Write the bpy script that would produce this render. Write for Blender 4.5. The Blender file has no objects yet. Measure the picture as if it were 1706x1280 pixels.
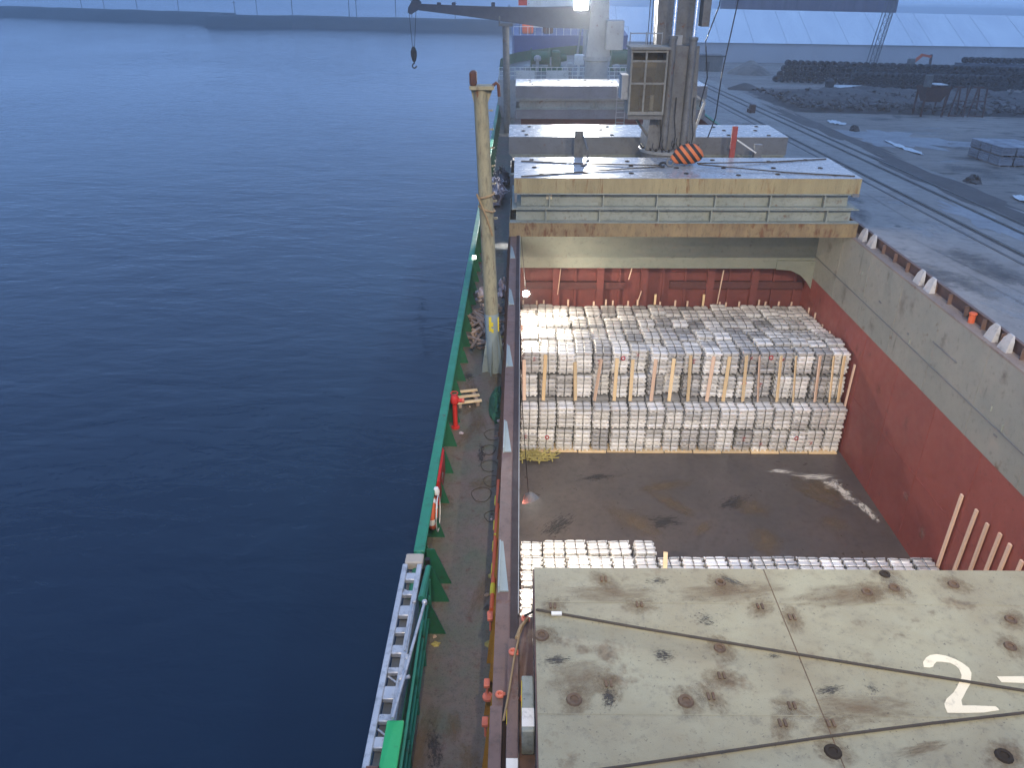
import bpy, math, random
from mathutils import Matrix, Vector, Euler
random.seed(11)
S = bpy.context.scene
COL = S.collection
rad = math.radians
# ------------------------------------------------------------------ camera, sky, sun, exposure
cam = bpy.data.objects.new('camera', bpy.data.cameras.new('camera'))
COL.objects.link(cam)
S.camera = cam
cam.data.sensor_width = 36.0
cam.data.lens = 36.0 * 1282.0 / 1706.0
cam.data.clip_start = 0.1
cam.data.clip_end = 20000
cam.location = (0, 0, 11.7)
cam.rotation_euler = (rad(90 - 27.94), 0, rad(0.592))

W = bpy.data.worlds.new('World')
S.world = W
W.use_nodes = True
wn, wl = W.node_tree.nodes, W.node_tree.links
bg = wn['Background']
sky = wn.new('ShaderNodeTexSky')
sky.sky_type = 'NISHITA'
sky.sun_disc = False
sky.sun_elevation = rad(1.5)
sky.sun_rotation = rad(200)
sky.altitude = 20
sky.air_density = 1.6
sky.dust_density = 0.6
sky.ozone_density = 5.0
tint = wn.new('ShaderNodeMix')
tint.data_type = 'RGBA'
tint.blend_type = 'MIX'
tint.inputs[0].default_value = 0.86
tint.inputs[7].default_value = (1.0, 1.84, 3.7, 1)      # flat blue of an overcast dusk
wl.new(sky.outputs[0], tint.inputs[6])
wl.new(tint.outputs[2], bg.inputs[0])
bg.inputs[1].default_value = 0.142
sun = bpy.data.objects.new('sun', bpy.data.lights.new('sun', 'SUN'))
COL.objects.link(sun)
sun.data.energy = 0.06
sun.data.angle = rad(40)
sun.data.color = (0.75, 0.85, 1.0)
sun.rotation_euler = (rad(60), 0, rad(-20))
S.view_settings.view_transform = 'Standard'
S.view_settings.look = 'None'
S.view_settings.exposure = 1.25
S.view_settings.gamma = 1
S.view_settings.use_curve_mapping = False
S.render.engine = 'CYCLES'
S.cycles.use_denoising = True
S.cycles.max_bounces = 5
S.cycles.diffuse_bounces = 2
S.cycles.glossy_bounces = 2
S.cycles.use_adaptive_sampling = True
S.cycles.adaptive_threshold = .025
S.cycles.transparent_max_bounces = 8
S.cycles.volume_bounces = 0
S.cycles.sample_clamp_indirect = 4

# the sea and the quay: the ship is trimmed by the stern and lists a little, so level ground is tilted in ship axes
EARTH = Matrix.Translation((0, 0, -4)) @ Matrix.Rotation(rad(-1.5), 4, 'X') @ Matrix.Rotation(rad(1.2), 4, 'Y')

# ------------------------------------------------------------------ helpers
class MB:
    def __init__(s):
        s.v, s.f = [], []
    def add(s, vs, fs):
        o = len(s.v)
        s.v += [tuple(p) for p in vs]
        s.f += [tuple(i + o for i in f) for f in fs]
        return s
    def box(s, x0, x1, y0, y1, z0, z1, M=None):
        vs = [(x, y, z) for z in (z0, z1) for y in (y0, y1) for x in (x0, x1)]
        if M is not None:
            vs = [M @ Vector(p) for p in vs]
        return s.add(vs, [(0, 2, 3, 1), (4, 5, 7, 6), (0, 1, 5, 4), (2, 6, 7, 3), (0, 4, 6, 2), (1, 3, 7, 5)])
    def cbox(s, x0, x1, y0, y1, z0, z1, c, M=None):
        # box with chamfered upright and top edges
        vs, fs = [], []
        for z, k in ((z0, c * .6), (z0 + c, 0), (z1 - c, 0), (z1, c)):
            a, b, e, g = x0 + k, x1 - k, y0 + k, y1 - k
            vs += [(a + c, e, z), (b - c, e, z), (b, e + c, z), (b, g - c, z), (b - c, g, z), (a + c, g, z), (a, g - c, z), (a, e + c, z)]
        for r in range(3):
            for i in range(8):
                j = (i + 1) % 8
                fs.append((r * 8 + i, r * 8 + j, r * 8 + 8 + j, r * 8 + 8 + i))
        fs.append(tuple(range(7, -1, -1)))
        fs.append(tuple(range(24, 32)))
        if M is not None:
            vs = [M @ Vector(p) for p in vs]
        return s.add(vs, fs)
    def bar(s, p0, p1, w, h):
        p0, p1 = Vector(p0), Vector(p1)
        d = p1 - p0
        L = d.length
        q = d.to_track_quat('Y', 'Z').to_matrix().to_4x4()
        return s.box(-w / 2, w / 2, 0, L, -h / 2, h / 2, Matrix.Translation(p0) @ q)
    def cyl(s, p0, p1, r0, r1=None, n=12, caps=True):
        r1 = r0 if r1 is None else r1
        p0, p1 = Vector(p0), Vector(p1)
        q = (p1 - p0).to_track_quat('Z', 'Y').to_matrix()
        vs = []
        for p, r in ((p0, r0), (p1, r1)):
            for i in range(n):
                a = 2 * math.pi * i / n
                vs.append(p + q @ Vector((r * math.cos(a), r * math.sin(a), 0)))
        fs = [(i, (i + 1) % n, n + (i + 1) % n, n + i) for i in range(n)]
        if caps:
            fs += [tuple(range(n - 1, -1, -1)), tuple(range(n, 2 * n))]
        return s.add(vs, fs)
    def tube(s, pts, r, n=6):
        pts = [Vector(p) for p in pts]
        vs, fs = [], []
        m = len(pts)
        for k, p in enumerate(pts):
            t = pts[min(k + 1, m - 1)] - pts[max(k - 1, 0)]
            if t.length < 1e-6:
                t = Vector((0, 0, 1))
            q = t.to_track_quat('Z', 'Y').to_matrix()
            for i in range(n):
                a = 2 * math.pi * i / n
                vs.append(p + q @ Vector((r * math.cos(a), r * math.sin(a), 0)))
        for k in range(m - 1):
            for i in range(n):
                j = (i + 1) % n
                fs.append((k * n + i, k * n + j, k * n + n + j, k * n + n + i))
        fs += [tuple(range(n - 1, -1, -1)), tuple(range((m - 1) * n, m * n))]
        return s.add(vs, fs)
    def lathe(s, prof, c=(0, 0, 0), n=16, M=None):
        vs, fs = [], []
        c = Vector(c)
        for r, z in prof:
            for i in range(n):
                a = 2 * math.pi * i / n
                p = Vector((r * math.cos(a), r * math.sin(a), z))
                vs.append((M @ p if M is not None else p) + c)
        for k in range(len(prof) - 1):
            for i in range(n):
                j = (i + 1) % n
                fs.append((k * n + i, k * n + j, k * n + n + j, k * n + n + i))
        fs += [tuple(range(n - 1, -1, -1)), tuple(range((len(prof) - 1) * n, len(prof) * n))]
        return s.add(vs, fs)
    def torus(s, c, R, r, M=None, n=20, m=8, arc=2 * math.pi):
        vs, fs = [], []
        full = arc > 6.28
        for i in range(n + (0 if full else 1)):
            a = arc * i / n
            for j in range(m):
                b = 2 * math.pi * j / m
                p = Vector(((R + r * math.cos(b)) * math.cos(a), (R + r * math.cos(b)) * math.sin(a), r * math.sin(b)))
                vs.append((M @ p if M is not None else p) + Vector(c))
        for i in range(n):
            i2 = (i + 1) % n if full else i + 1
            for j in range(m):
                k = (j + 1) % m
                fs.append((i * m + j, i2 * m + j, i2 * m + k, i * m + k))
        return s.add(vs, fs)
    def prism(s, poly, axis, a, b):
        # poly of 2-D points, extruded along axis from a to b
        def P(u, v, w):
            return {'x': (w, u, v), 'y': (u, w, v), 'z': (u, v, w)}[axis]
        n = len(poly)
        vs = [P(u, v, a) for u, v in poly] + [P(u, v, b) for u, v in poly]
        fs = [(i, (i + 1) % n, n + (i + 1) % n, n + i) for i in range(n)] + [tuple(range(n - 1, -1, -1)), tuple(range(n, 2 * n))]
        return s.add(vs, fs)
    def mesh(s, name, mat, off=(0, 0, 0), smooth=True):
        me = bpy.data.meshes.new(name)
        o = Vector(off)
        me.from_pydata([Vector(p) - o for p in s.v], [], s.f)
        import bmesh
        bm = bmesh.new()
        bm.from_mesh(me)
        bmesh.ops.recalc_face_normals(bm, faces=bm.faces)
        bm.to_mesh(me)
        bm.free()
        me.update()
        if smooth:
            me.polygons.foreach_set('use_smooth', [True] * len(me.polygons))
            me.set_sharp_from_angle(angle=rad(32))
        if mat is not None:
            me.materials.append(mat)
        return me
    def build(s, name, mat, parent=None, earth=False, off=None):
        if off is None:
            off = parent.get('_o', (0, 0, 0)) if parent is not None else (0, 0, 0)
        o = bpy.data.objects.new(name, s.mesh(name, mat, off))
        COL.objects.link(o)
        if parent is not None:
            o.parent = parent
            o['_o'] = tuple(off)
        else:
            M = Matrix.Translation(off)
            o.matrix_world = EARTH @ M if earth else M
            o['_o'] = tuple(off)
        return o

def tag(o, label, cat=None, group=None, kind=None):
    if label: o['label'] = label
    if cat: o['category'] = cat
    if group: o['group'] = group
    if kind: o['kind'] = kind
    return o

def thing(name, label, cat, loc=(0, 0, 0), group=None, earth=False):
    o = bpy.data.objects.new(name, None)
    o.empty_display_size = 0.2
    COL.objects.link(o)
    M = Matrix.Translation(loc)
    o.matrix_world = EARTH @ M if earth else M
    o['_o'] = tuple(loc)
    return tag(o, label, cat, group)

def one(mb, name, mat, label, cat, off=(0, 0, 0), group=None, earth=False):
    return tag(mb.build(name, mat, None, earth, off), label, cat, group)

def struct(mb, name, mat, earth=False, parent=None):
    o = mb.build(name, mat, parent, earth)
    if parent is None: o['kind'] = 'structure'
    return o

_U = ['first', 'second', 'third', 'fourth', 'fifth', 'sixth', 'seventh', 'eighth', 'ninth', 'tenth', 'eleventh', 'twelfth', 'thirteenth',
      'fourteenth', 'fifteenth', 'sixteenth', 'seventeenth', 'eighteenth', 'nineteenth']
ORD = list(_U)
for _t, _te in (('twenty', 'twentieth'), ('thirty', 'thirtieth'), ('forty', 'fortieth')):
    ORD += [_te] + [_t + '-' + u for u in _U[:9]]

# ------------------------------------------------------------------ materials
MATS = {}
def mat(name, base, base2=None, rust=0.0, rustcol=(.16, .06, .025), dirt=0.25, dirtcol=(.03, .026, .022), rough=.55, metal=0.0,
        scale=1.0, bump=.15, stretch=(1, 1, 1), rnd=0.0, spec=.5, rust_scale=2.2, rough2=None, warp=0.0, speck=0.0):
    m = bpy.data.materials.new(name)
    m.use_nodes = True
    nt = m.node_tree
    N, L = nt.nodes, nt.links
    b = N['Principled BSDF']
    b.inputs['Metallic'].default_value = metal
    b.inputs['Specular IOR Level'].default_value = spec
    tc = N.new('ShaderNodeTexCoord')
    mp = N.new('ShaderNodeMapping')
    mp.inputs['Scale'].default_value = stretch
    L.new(tc.outputs['Object'], mp.inputs[0])
    vec = mp.outputs[0]
    oi = None
    if rnd:
        oi = N.new('ShaderNodeObjectInfo')
        ad = N.new('ShaderNodeVectorMath'); ad.operation = 'ADD'
        sc = N.new('ShaderNodeVectorMath'); sc.operation = 'SCALE'
        sc.inputs['Scale'].default_value = 1.0
        cmb = N.new('ShaderNodeCombineXYZ')
        mm = N.new('ShaderNodeMath'); mm.operation = 'MULTIPLY'; mm.inputs[1].default_value = 57.0
        L.new(oi.outputs['Random'], mm.inputs[0])
        for i in range(3): L.new(mm.outputs[0], cmb.inputs[i])
        L.new(mp.outputs[0], ad.inputs[0]); L.new(cmb.outputs[0], ad.inputs[1])
        vec = ad.outputs[0]
    def noise(sc_, det=6, ro=.6):
        n = N.new('ShaderNodeTexNoise')
        n.inputs['Scale'].default_value = sc_ * scale
        n.inputs['Detail'].default_value = det
        n.inputs['Roughness'].default_value = ro
        L.new(vec, n.inputs['Vector'])
        return n.outputs[0]
    def ramp(src, a, c):
        r = N.new('ShaderNodeMapRange')
        r.inputs[1].default_value = a; r.inputs[2].default_value = c
        L.new(src, r.inputs[0])
        return r.outputs[0]
    def mix(f, A, B, mode='MIX'):
        x = N.new('ShaderNodeMix'); x.data_type = 'RGBA'; x.blend_type = mode
        for v, i in ((f, 0), (A, 6), (B, 7)):
            if isinstance(v, (int, float)): x.inputs[i].default_value = v
            elif isinstance(v, tuple): x.inputs[i].default_value = (*v, 1) if len(v) == 3 else v
            else: L.new(v, x.inputs[i])
        return x.outputs[2]
    if base2 is None:
        base2 = tuple(c * .72 for c in base)
    c = mix(ramp(noise(.7), .35, .68), base, base2)
    if dirt:
        d = ramp(noise(5.5, 9, .72), .62 - .25 * dirt, .78)
        mu = N.new('ShaderNodeMath'); mu.operation = 'MULTIPLY'; mu.inputs[1].default_value = min(1, .35 + dirt)
        L.new(d, mu.inputs[0])
        c = mix(mu.outputs[0], c, dirtcol)
    if speck:
        c = mix(ramp(noise(17, 6, .75), .70 - .14 * speck, .76 - .14 * speck), c, dirtcol)
    if rust:
        r = ramp(noise(rust_scale, 10, .68), .68 - .3 * rust, .76 - .24 * rust)
        c = mix(r, c, mix(ramp(noise(9), .3, .7), rustcol, tuple(x * .45 for x in rustcol)))
    if rnd:
        rr = N.new('ShaderNodeMapRange')
        rr.inputs[3].default_value = 1 - rnd; rr.inputs[4].default_value = 1 + rnd * .6
        L.new(oi.outputs['Random'], rr.inputs[0])
        hs = N.new('ShaderNodeHueSaturation')
        L.new(rr.outputs[0], hs.inputs['Value']); L.new(c, hs.inputs['Color'])
        c = hs.outputs[0]
    L.new(c, b.inputs['Base Color'])
    rr = N.new('ShaderNodeMapRange')
    rr.inputs[1].default_value = .3; rr.inputs[2].default_value = .7
    rr.inputs[3].default_value = rough; rr.inputs[4].default_value = min(1, (rough2 if rough2 else rough + .25))
    L.new(noise(3.3), rr.inputs[0])
    L.new(rr.outputs[0], b.inputs['Roughness'])
    if bump:
        bp = N.new('ShaderNodeBump')
        bp.inputs['Strength'].default_value = bump
        bp.inputs['Distance'].default_value = .02
        L.new(noise(14, 5), bp.inputs['Height'])
        if warp:
            bw_ = N.new('ShaderNodeBump')
            bw_.inputs['Strength'].default_value = 1.0
            bw_.inputs['Distance'].default_value = warp
            L.new(noise(1.1, 2, .4), bw_.inputs['Height'])
            L.new(bw_.outputs[0], bp.inputs['Normal'])
        L.new(bp.outputs[0], b.inputs['Normal'])
    MATS[name] = m
    return m

def emit(name, col, strength):
    m = bpy.data.materials.new(name); m.use_nodes = True
    b = m.node_tree.nodes['Principled BSDF']
    b.inputs['Base Color'].default_value = (.8, .8, .8, 1)
    b.inputs['Emission Color'].default_value = (*col, 1)
    b.inputs['Emission Strength'].default_value = strength
    return m

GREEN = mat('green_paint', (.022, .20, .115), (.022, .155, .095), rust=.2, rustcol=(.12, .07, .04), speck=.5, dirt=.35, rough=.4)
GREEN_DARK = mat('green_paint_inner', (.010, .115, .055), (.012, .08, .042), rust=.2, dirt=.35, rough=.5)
DECK = mat('deck_paint', (.15, .112, .094), (.098, .115, .078), rust=.36, rustcol=(.13, .07, .048), warp=.03, speck=1.0, scale=1.5, dirt=.5, dirtcol=(.055,.046,.04), rough=.5, bump=.4)
COAM = mat('coaming_top_paint', (.15, .092, .074), (.105, .068, .057), rust=.32, dirt=.45, rough=.5)
COAM_DARK = mat('coaming_trough', (.035, .022, .022), dirt=.4, rough=.7)
REDWALL = mat('red_hold_paint', (.275, .068, .052), (.215, .052, .042), rust=.2, rustcol=(.15, .055, .04), dirt=.24, rough=.45, scale=.7, warp=.05, speck=.35)
BULKRED = mat('shaded_red_bulkhead', (.175, .046, .038), (.135, .036, .03), rust=.25, rustcol=(.10, .035, .028), dirt=.35, rough=.5, speck=.4)  # hold red darkened to put the far end's dimmer light into the paint
BEAMGREY = mat('end_beam_shaded_grey', (.20, .215, .175), (.16, .18, .15), rust=.16, rustcol=(.15, .10, .07), dirt=.3, rough=.5)  # greener grey, darkened to paint in the shade under the covers
GREYWALL = mat('grey_hold_paint', (.265, .26, .22), (.22, .23, .20), rust=.16, rustcol=(.20, .13, .085), dirt=.28, rough=.45, scale=.8, warp=.05, speck=.4)
COVER = mat('hatch_cover_paint', (.285, .275, .185), (.225, .20, .125), rust=.32, rustcol=(.21, .165, .095), rust_scale=1.1, dirt=.36, dirtcol=(.09, .08, .06), rough=.40, scale=1.15, bump=.25, warp=.04, speck=.7)
COVER_FAR = mat('grey_cover_top', (.36, .37, .37), (.28, .29, .30), rust=.18, dirt=.45, rough=.20, rough2=.30, bump=.05)
YELLOW = mat('yellow_skirt_paint', (.31, .26, .135), (.24, .195, .10), speck=.5, rust=.4, rustcol=(.24, .12, .04), dirt=.35, stretch=(3.2, 1, .35), rough=.5, rust_scale=1.6)
BROWNY = mat('rusty_yellow_skirt', (.25, .185, .09), (.17, .115, .06), rust=.5, rustcol=(.17, .075, .03), dirt=.45, stretch=(1.6, 1, .6), rough=.55)
GIRDER = mat('girder_paint', (.27, .29, .25), (.205, .23, .20), rust=.22, speck=.5, dirt=.4, rough=.5)
GIRDER_D = mat('grey_skirt_paint', (.16, .17, .18), (.12, .125, .13), rust=.15, dirt=.3, rough=.5)
STEEL = mat('grey_machinery', (.155, .155, .148), (.105, .105, .10), rust=.26, speck=.5, dirt=.5, rough=.45)
STEEL_L = mat('pale_machinery', (.34, .345, .335), (.26, .265, .255), rust=.16, dirt=.3, rough=.45)
CABGREY = mat('grimy_cab_paint', (.22, .215, .185), (.16, .155, .135), rust=.25, speck=.5, dirt=.45, rough=.5)
GUIDEG = mat('grey_guide_paint', (.46, .455, .45), (.36, .355, .35), rust=.15, dirt=.35, rough=.5)
BLACK = mat('black_grease', (.014, .014, .015), dirt=.2, rough=.5)
CHROME = mat('polished_rod', (.85, .86, .88), (.8, .8, .82), dirt=0, rough=.12, metal=1, bump=0)
POST = mat('cream_post_paint', (.29, .265, .165), (.225, .205, .13), rust=.34, speck=.6, dirt=.5, rough=.5, stretch=(2, 2, .6))
POSTGREY = mat('blue_grey_paint', (.24, .29, .29), (.19, .24, .24), rust=.12, dirt=.2, rough=.5)
PALEBLUE = mat('pale_blue_plate', (.25, .30, .30), (.2, .25, .26), rust=.1, dirt=.15, rough=.45)
WHITEP = mat('white_paint', (.72, .71, .66), (.6, .59, .54), rust=.14, dirt=.3, rough=.5)
CREAMP = mat('cream_number_paint', (.70, .64, .47), (.6, .54, .4), rust=.12, dirt=.3, rough=.6)
SILVER = mat('silver_gangway', (.52, .53, .54), (.40, .41, .42), rust=.12, speck=.5, dirt=.45, rough=.35, metal=.35)
ALU = mat('ingot_aluminium', (.90, .895, .87), (.76, .755, .735), dirt=.2, dirtcol=(.2, .19, .18), rough=.36, metal=.35, rnd=.30, bump=.35, scale=1.4)
ALU_DULL = mat('ingot_aluminium_dull', (.68, .675, .665), (.54, .535, .53), dirt=.3, dirtcol=(.12, .11, .11), rough=.42, metal=.5, rnd=.32, bump=.35, scale=1.4)
STRAP = mat('steel_strap', (.05, .048, .045), dirt=.1, rough=.4, metal=.6)
REDMARK = mat('red_spray_mark', (.45, .03, .05), dirt=.1, rough=.7)
TIMBER = mat('pale_timber', (.78, .60, .36), (.68, .50, .28), dirt=.18, dirtcol=(.2, .13, .07), rough=.75, stretch=(4, 4, .5), rnd=.22, bump=.3)
TIMBER_P = mat('pinkish_timber', (.74, .54, .40), (.66, .46, .34), dirt=.15, dirtcol=(.2, .13, .08), rough=.75, stretch=(4, 4, .5), rnd=.15, bump=.3)
TIMBER_O = mat('weathered_timber', (.36, .27, .21), (.24, .175, .14), dirt=.3, rough=.8, rnd=.45, bump=.35)
REDP = mat('signal_red_paint', (.55, .025, .02), (.45, .025, .02), dirt=.15, rough=.4)
ORANGE = mat('orange_paint', (.62, .12, .035), (.5, .09, .03), rust=.12, dirt=.2, rough=.5)
PADEYE = mat('salmon_paint', (.60, .16, .09), (.5, .13, .08), dirt=.25, rough=.5)
OCHRE = mat('ochre_paint', (.36, .20, .03), (.28, .14, .025), rust=.25, dirt=.35, rough=.55)
ROPE = mat('wire_rope', (.055, .042, .028), (.035, .03, .025), dirt=.3, rough=.6, scale=6)
MANILA = mat('manila_rope', (.30, .21, .11), (.22, .15, .08), dirt=.3, rough=.8, scale=6)
NET = mat('green_net', (.02, .12, .07), (.015, .08, .05), dirt=.4, rough=.8, scale=5, bump=.6)
RAG = mat('white_rag', (.55, .52, .55), (.35, .25, .28), dirt=.35, rough=.85, scale=6, bump=.6)
STRAW = mat('yellow_straw', (.42, .36, .12), (.26, .22, .07), dirt=.35, rough=.85, rnd=.3)
OIL = mat('black_paint_smear', (.03, .028, .03), (.055, .05, .045), dirt=.2, rough=.45)
SCORCH = mat('black_scuff', (.04, .04, .036), dirt=.2, rough=.6)
DARKBLUE = mat('dark_blue_jib_paint', (.07, .08, .105), (.05, .06, .08), dirt=.3, rough=.5)
QUAY = mat('quay_concrete', (.29, .255, .225), (.20, .178, .16), rust=.26, rustcol=(.12, .112, .11), dirt=.45, speck=.6, dirtcol=(.07, .068, .07), rough=.6, scale=.25, bump=.3)
YARD = mat('yard_earth', (.27, .23, .20), (.16, .138, .122), rust=.34, rustcol=(.075, .065, .062), dirt=.45, dirtcol=(.05, .045, .045), rough=.9, scale=.12, bump=.5, stretch=(.7, 1.6, 1))
RAILM = mat('rail_groove', (.03, .03, .034), dirt=.2, rough=.5)
SCRAP = mat('scrap_heap', (.05, .046, .046), (.10, .088, .085), rust=.35, rustcol=(.11, .05, .04), dirt=.5, rough=.9, scale=.6, bump=.8)
DEBRIS = mat('scrap_piece', (.25, .24, .24), (.08, .06, .06), dirt=.3, rough=.8, rnd=.6)
COIL = mat('dark_coil', (.022, .023, .028), (.014, .014, .018), rust=.1, dirt=.2, rough=.6, rnd=.45, scale=3)
SHED = mat('white_membrane', (.74, .75, .76), (.62, .63, .66), dirt=.15, dirtcol=(.4, .4, .42), rough=.6, scale=.12, bump=.1, stretch=(1.6, .5, .5))
SHEDW = mat('shed_wall', (.48, .47, .48), (.42, .41, .42), dirt=.15, dirtcol=(.3, .3, .3), rough=.7, scale=.15)
SEAM = mat('shed_seam', (.52, .53, .55), dirt=.1, rough=.7)
FARBLOCK = mat('dark_cladding', (.13, .11, .15), (.08, .07, .10), dirt=.2, rough=.7, scale=.6, stretch=(1.4, 1, .02))
EARTHM = mat('bank_earth', (.055, .06, .06), (.035, .042, .042), dirt=.4, rough=.95, scale=.06, bump=.6)
SHEET = mat('white_sheet', (.66, .66, .66), (.5, .5, .5), dirt=.3, rough=.6, scale=1.5, bump=.5)
BLUEHULL = mat('blue_hull', (.045, .09, .24), (.04, .075, .19), rust=.05, dirt=.15, rough=.4)
RUSTM = mat('rusty_frame', (.10, .045, .035), (.06, .03, .026), rust=.4, dirt=.4, rough=.8)
PALLETG = mat('grey_ingot_stack', (.30, .30, .32), (.22, .22, .24), dirt=.35, rough=.6, rnd=.2)
INTERIOR = mat('cab_interior', (.34, .29, .20), (.18, .14, .10), dirt=.5, rough=.8, scale=3)
SEATM = mat('cab_seat', (.10, .05, .04), dirt=.3, rough=.8)
HULLRED = mat('hull_paint', (.02, .10, .06), (.018, .08, .05), rust=.2, dirt=.3, rough=.45)

GLASS = bpy.data.materials.new('cab_glass'); GLASS.use_nodes = True
_b = GLASS.node_tree.nodes['Principled BSDF']
_b.inputs['Base Color'].default_value = (.16, .14, .10, 1); _b.inputs['Roughness'].default_value = .08
_b.inputs['Alpha'].default_value = .4

def soft_stain(name, col, noise_scale=7, lo=.25, hi=.8, amount=.85, aniso=None):
    m = bpy.data.materials.new(name); m.use_nodes = True
    N, L = m.node_tree.nodes, m.node_tree.links
    b = N['Principled BSDF']
    b.inputs['Base Color'].default_value = (*col, 1); b.inputs['Roughness'].default_value = .7
    tc = N.new('ShaderNodeTexCoord')
    ln = N.new('ShaderNodeVectorMath'); ln.operation = 'LENGTH'
    L.new(tc.outputs['Object'], ln.inputs[0])
    no = N.new('ShaderNodeTexNoise'); no.inputs['Scale'].default_value = noise_scale; no.inputs['Detail'].default_value = 7
    no.inputs['Roughness'].default_value = .7
    L.new(tc.outputs['Object'], no.inputs['Vector'])
    oi = N.new('ShaderNodeObjectInfo')
    no.noise_dimensions = '4D'
    mw = N.new('ShaderNodeMath'); mw.operation = 'MULTIPLY'; mw.inputs[1].default_value = 40
    L.new(oi.outputs['Random'], mw.inputs[0]); L.new(mw.outputs[0], no.inputs['W'])
    ma = N.new('ShaderNodeMath'); ma.operation = 'MULTIPLY_ADD'; ma.inputs[1].default_value = -.38; ma.inputs[2].default_value = .38
    L.new(ln.outputs['Value'], ma.inputs[0])
    mu = N.new('ShaderNodeMath'); mu.operation = 'ADD'; L.new(ma.outputs[0], mu.inputs[0]); L.new(no.outputs[0], mu.inputs[1])
    mr = N.new('ShaderNodeMapRange'); mr.inputs[1].default_value = lo; mr.inputs[2].default_value = hi; mr.inputs[4].default_value = amount
    L.new(mu.outputs[0], mr.inputs[0])
    fd = N.new('ShaderNodeMapRange'); fd.inputs[1].default_value = 1.0; fd.inputs[2].default_value = .75     # nothing at the rim
    L.new(ln.outputs['Value'], fd.inputs[0])
    mf = N.new('ShaderNodeMath'); mf.operation = 'MULTIPLY'; L.new(mr.outputs[0], mf.inputs[0]); L.new(fd.outputs[0], mf.inputs[1])
    L.new(mf.outputs[0], b.inputs['Alpha'])
    if aniso:
        mp = N.new('ShaderNodeMapping'); mp.inputs['Scale'].default_value = aniso; mp.inputs['Rotation'].default_value = (0, 0, .5)
        L.new(tc.outputs['Object'], mp.inputs[0]); L.new(mp.outputs[0], no.inputs['Vector'])
    return m
RUSTSTAIN = soft_stain('rust_stain', (.155, .105, .055), 3.0, .50, 1.05, .8)
DARKSTAIN = soft_stain('dark_stain', (.035, .032, .03), 4.5, .70, .86, .85, (1, 2.3, 1))
SCRATCH = soft_stain('scratch_stain', (.05, .05, .045), 7.5, .80, .88, .8, (1.0, 2.6, 1))
WHITESPILL = soft_stain('white_spill', (.62, .58, .50), 2.6, .70, .84, .9, (1, 2.2, 1))

# water
SEA = bpy.data.materials.new('sea_water'); SEA.use_nodes = True
N, L = SEA.node_tree.nodes, SEA.node_tree.links
b = N['Principled BSDF']
b.inputs['Base Color'].default_value = (.004, .017, .038, 1)
b.inputs['Roughness'].default_value = .09
b.inputs['IOR'].default_value = 1.33
tc = N.new('ShaderNodeTexCoord')
wp = N.new('ShaderNodeTexNoise'); wp.inputs['Scale'].default_value = .022; wp.inputs['Detail'].default_value = 4
mpw = N.new('ShaderNodeMapping'); mpw.inputs['Scale'].default_value = (1, .55, 1); mpw.inputs['Rotation'].default_value = (0, 0, .5)
L.new(tc.outputs['Object'], mpw.inputs[0]); L.new(mpw.outputs[0], wp.inputs['Vector'])
wr = N.new('ShaderNodeMapRange'); wr.inputs[1].default_value = .35; wr.inputs[2].default_value = .68; wr.inputs[3].default_value = .4; wr.inputs[4].default_value = 1.0   # wind patches
L.new(wp.outputs[0], wr.inputs[0])
hs = []
for sc, st, det, dist in ((.07, (1, 1.5, 1), 3, .22), (.30, (.8, 1.6, 1), 4, .12), (.95, (.75, 1.5, 1), 4, .05)):
    mp = N.new('ShaderNodeMapping'); mp.inputs['Scale'].default_value = st; mp.inputs['Rotation'].default_value = (0, 0, .25 + sc)
    L.new(tc.outputs['Object'], mp.inputs[0])
    no = N.new('ShaderNodeTexNoise'); no.inputs['Scale'].default_value = sc; no.inputs['Detail'].default_value = det; no.inputs['Roughness'].default_value = .5
    no.inputs['Distortion'].default_value = .6
    L.new(mp.outputs[0], no.inputs['Vector'])
    bp = N.new('ShaderNodeBump'); bp.inputs['Distance'].default_value = dist
    L.new(wr.outputs[0], bp.inputs['Strength'])
    L.new(no.outputs[0], bp.inputs['Height'])
    if hs: L.new(hs[-1].outputs[0], bp.inputs['Normal'])
    hs.append(bp)
L.new(hs[-1].outputs[0], b.inputs['Normal'])
disc = MB(); disc.add([(math.cos(2 * math.pi * i / 24), math.sin(2 * math.pi * i / 24), 0) for i in range(24)], [tuple(range(24))])
disc_me = {}
def stain(parent, x, y, z, rx, ry, rot, m, name):
    if m.name not in disc_me: disc_me[m.name] = disc.mesh(name, m)
    o = bpy.data.objects.new(name, disc_me[m.name]); COL.objects.link(o)
    o.parent = parent
    off = parent['_o']
    o.location = (x - off[0], y - off[1], z - off[2]); o.scale = (rx, ry, 1); o.rotation_euler = (0, 0, rot)
    return o

# ================================================================== SETTING: sea, far bank, quay, yard
def lump(x, y, z, rx, ry, rz, seed, n=18, k2=9, jag=.22):
    r = random.Random(seed); m = MB(); V = []
    for j in range(k2 + 1):
        th = math.pi / 2 * j / k2
        for i in range(n):
            a = 2 * math.pi * i / n; k = 1 + r.uniform(-jag, jag)
            V.append((x + rx * k * math.cos(a) * math.cos(th), y + ry * k * math.sin(a) * math.cos(th), z + rz * math.sin(th) * (1 + r.uniform(-jag, jag))))
    m.add(V, [(j * n + i, j * n + (i + 1) % n, (j + 1) * n + (i + 1) % n, (j + 1) * n + i) for j in range(k2) for i in range(n)])
    return m
def sheet(pts, z=0.0):
    m = MB()
    n = len(pts)
    m.add([(x, y, z) for x, y in pts], [tuple(range(n))])
    return m
sea = MB()      # sheet with a gap where the hull sits
for x0, x1, y0, y1 in ((-3000, -1.4, -400, 3000), (-1.4, 15.4, 94, 3000), (-1.4, 15.4, -400, -13), (15.4, 3000, -400, 3000)):
    sea.add([(x0, y0, 0), (x1, y0, 0), (x1, y1, 0), (x0, y1, 0)], [(0, 1, 2, 3)])
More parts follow.
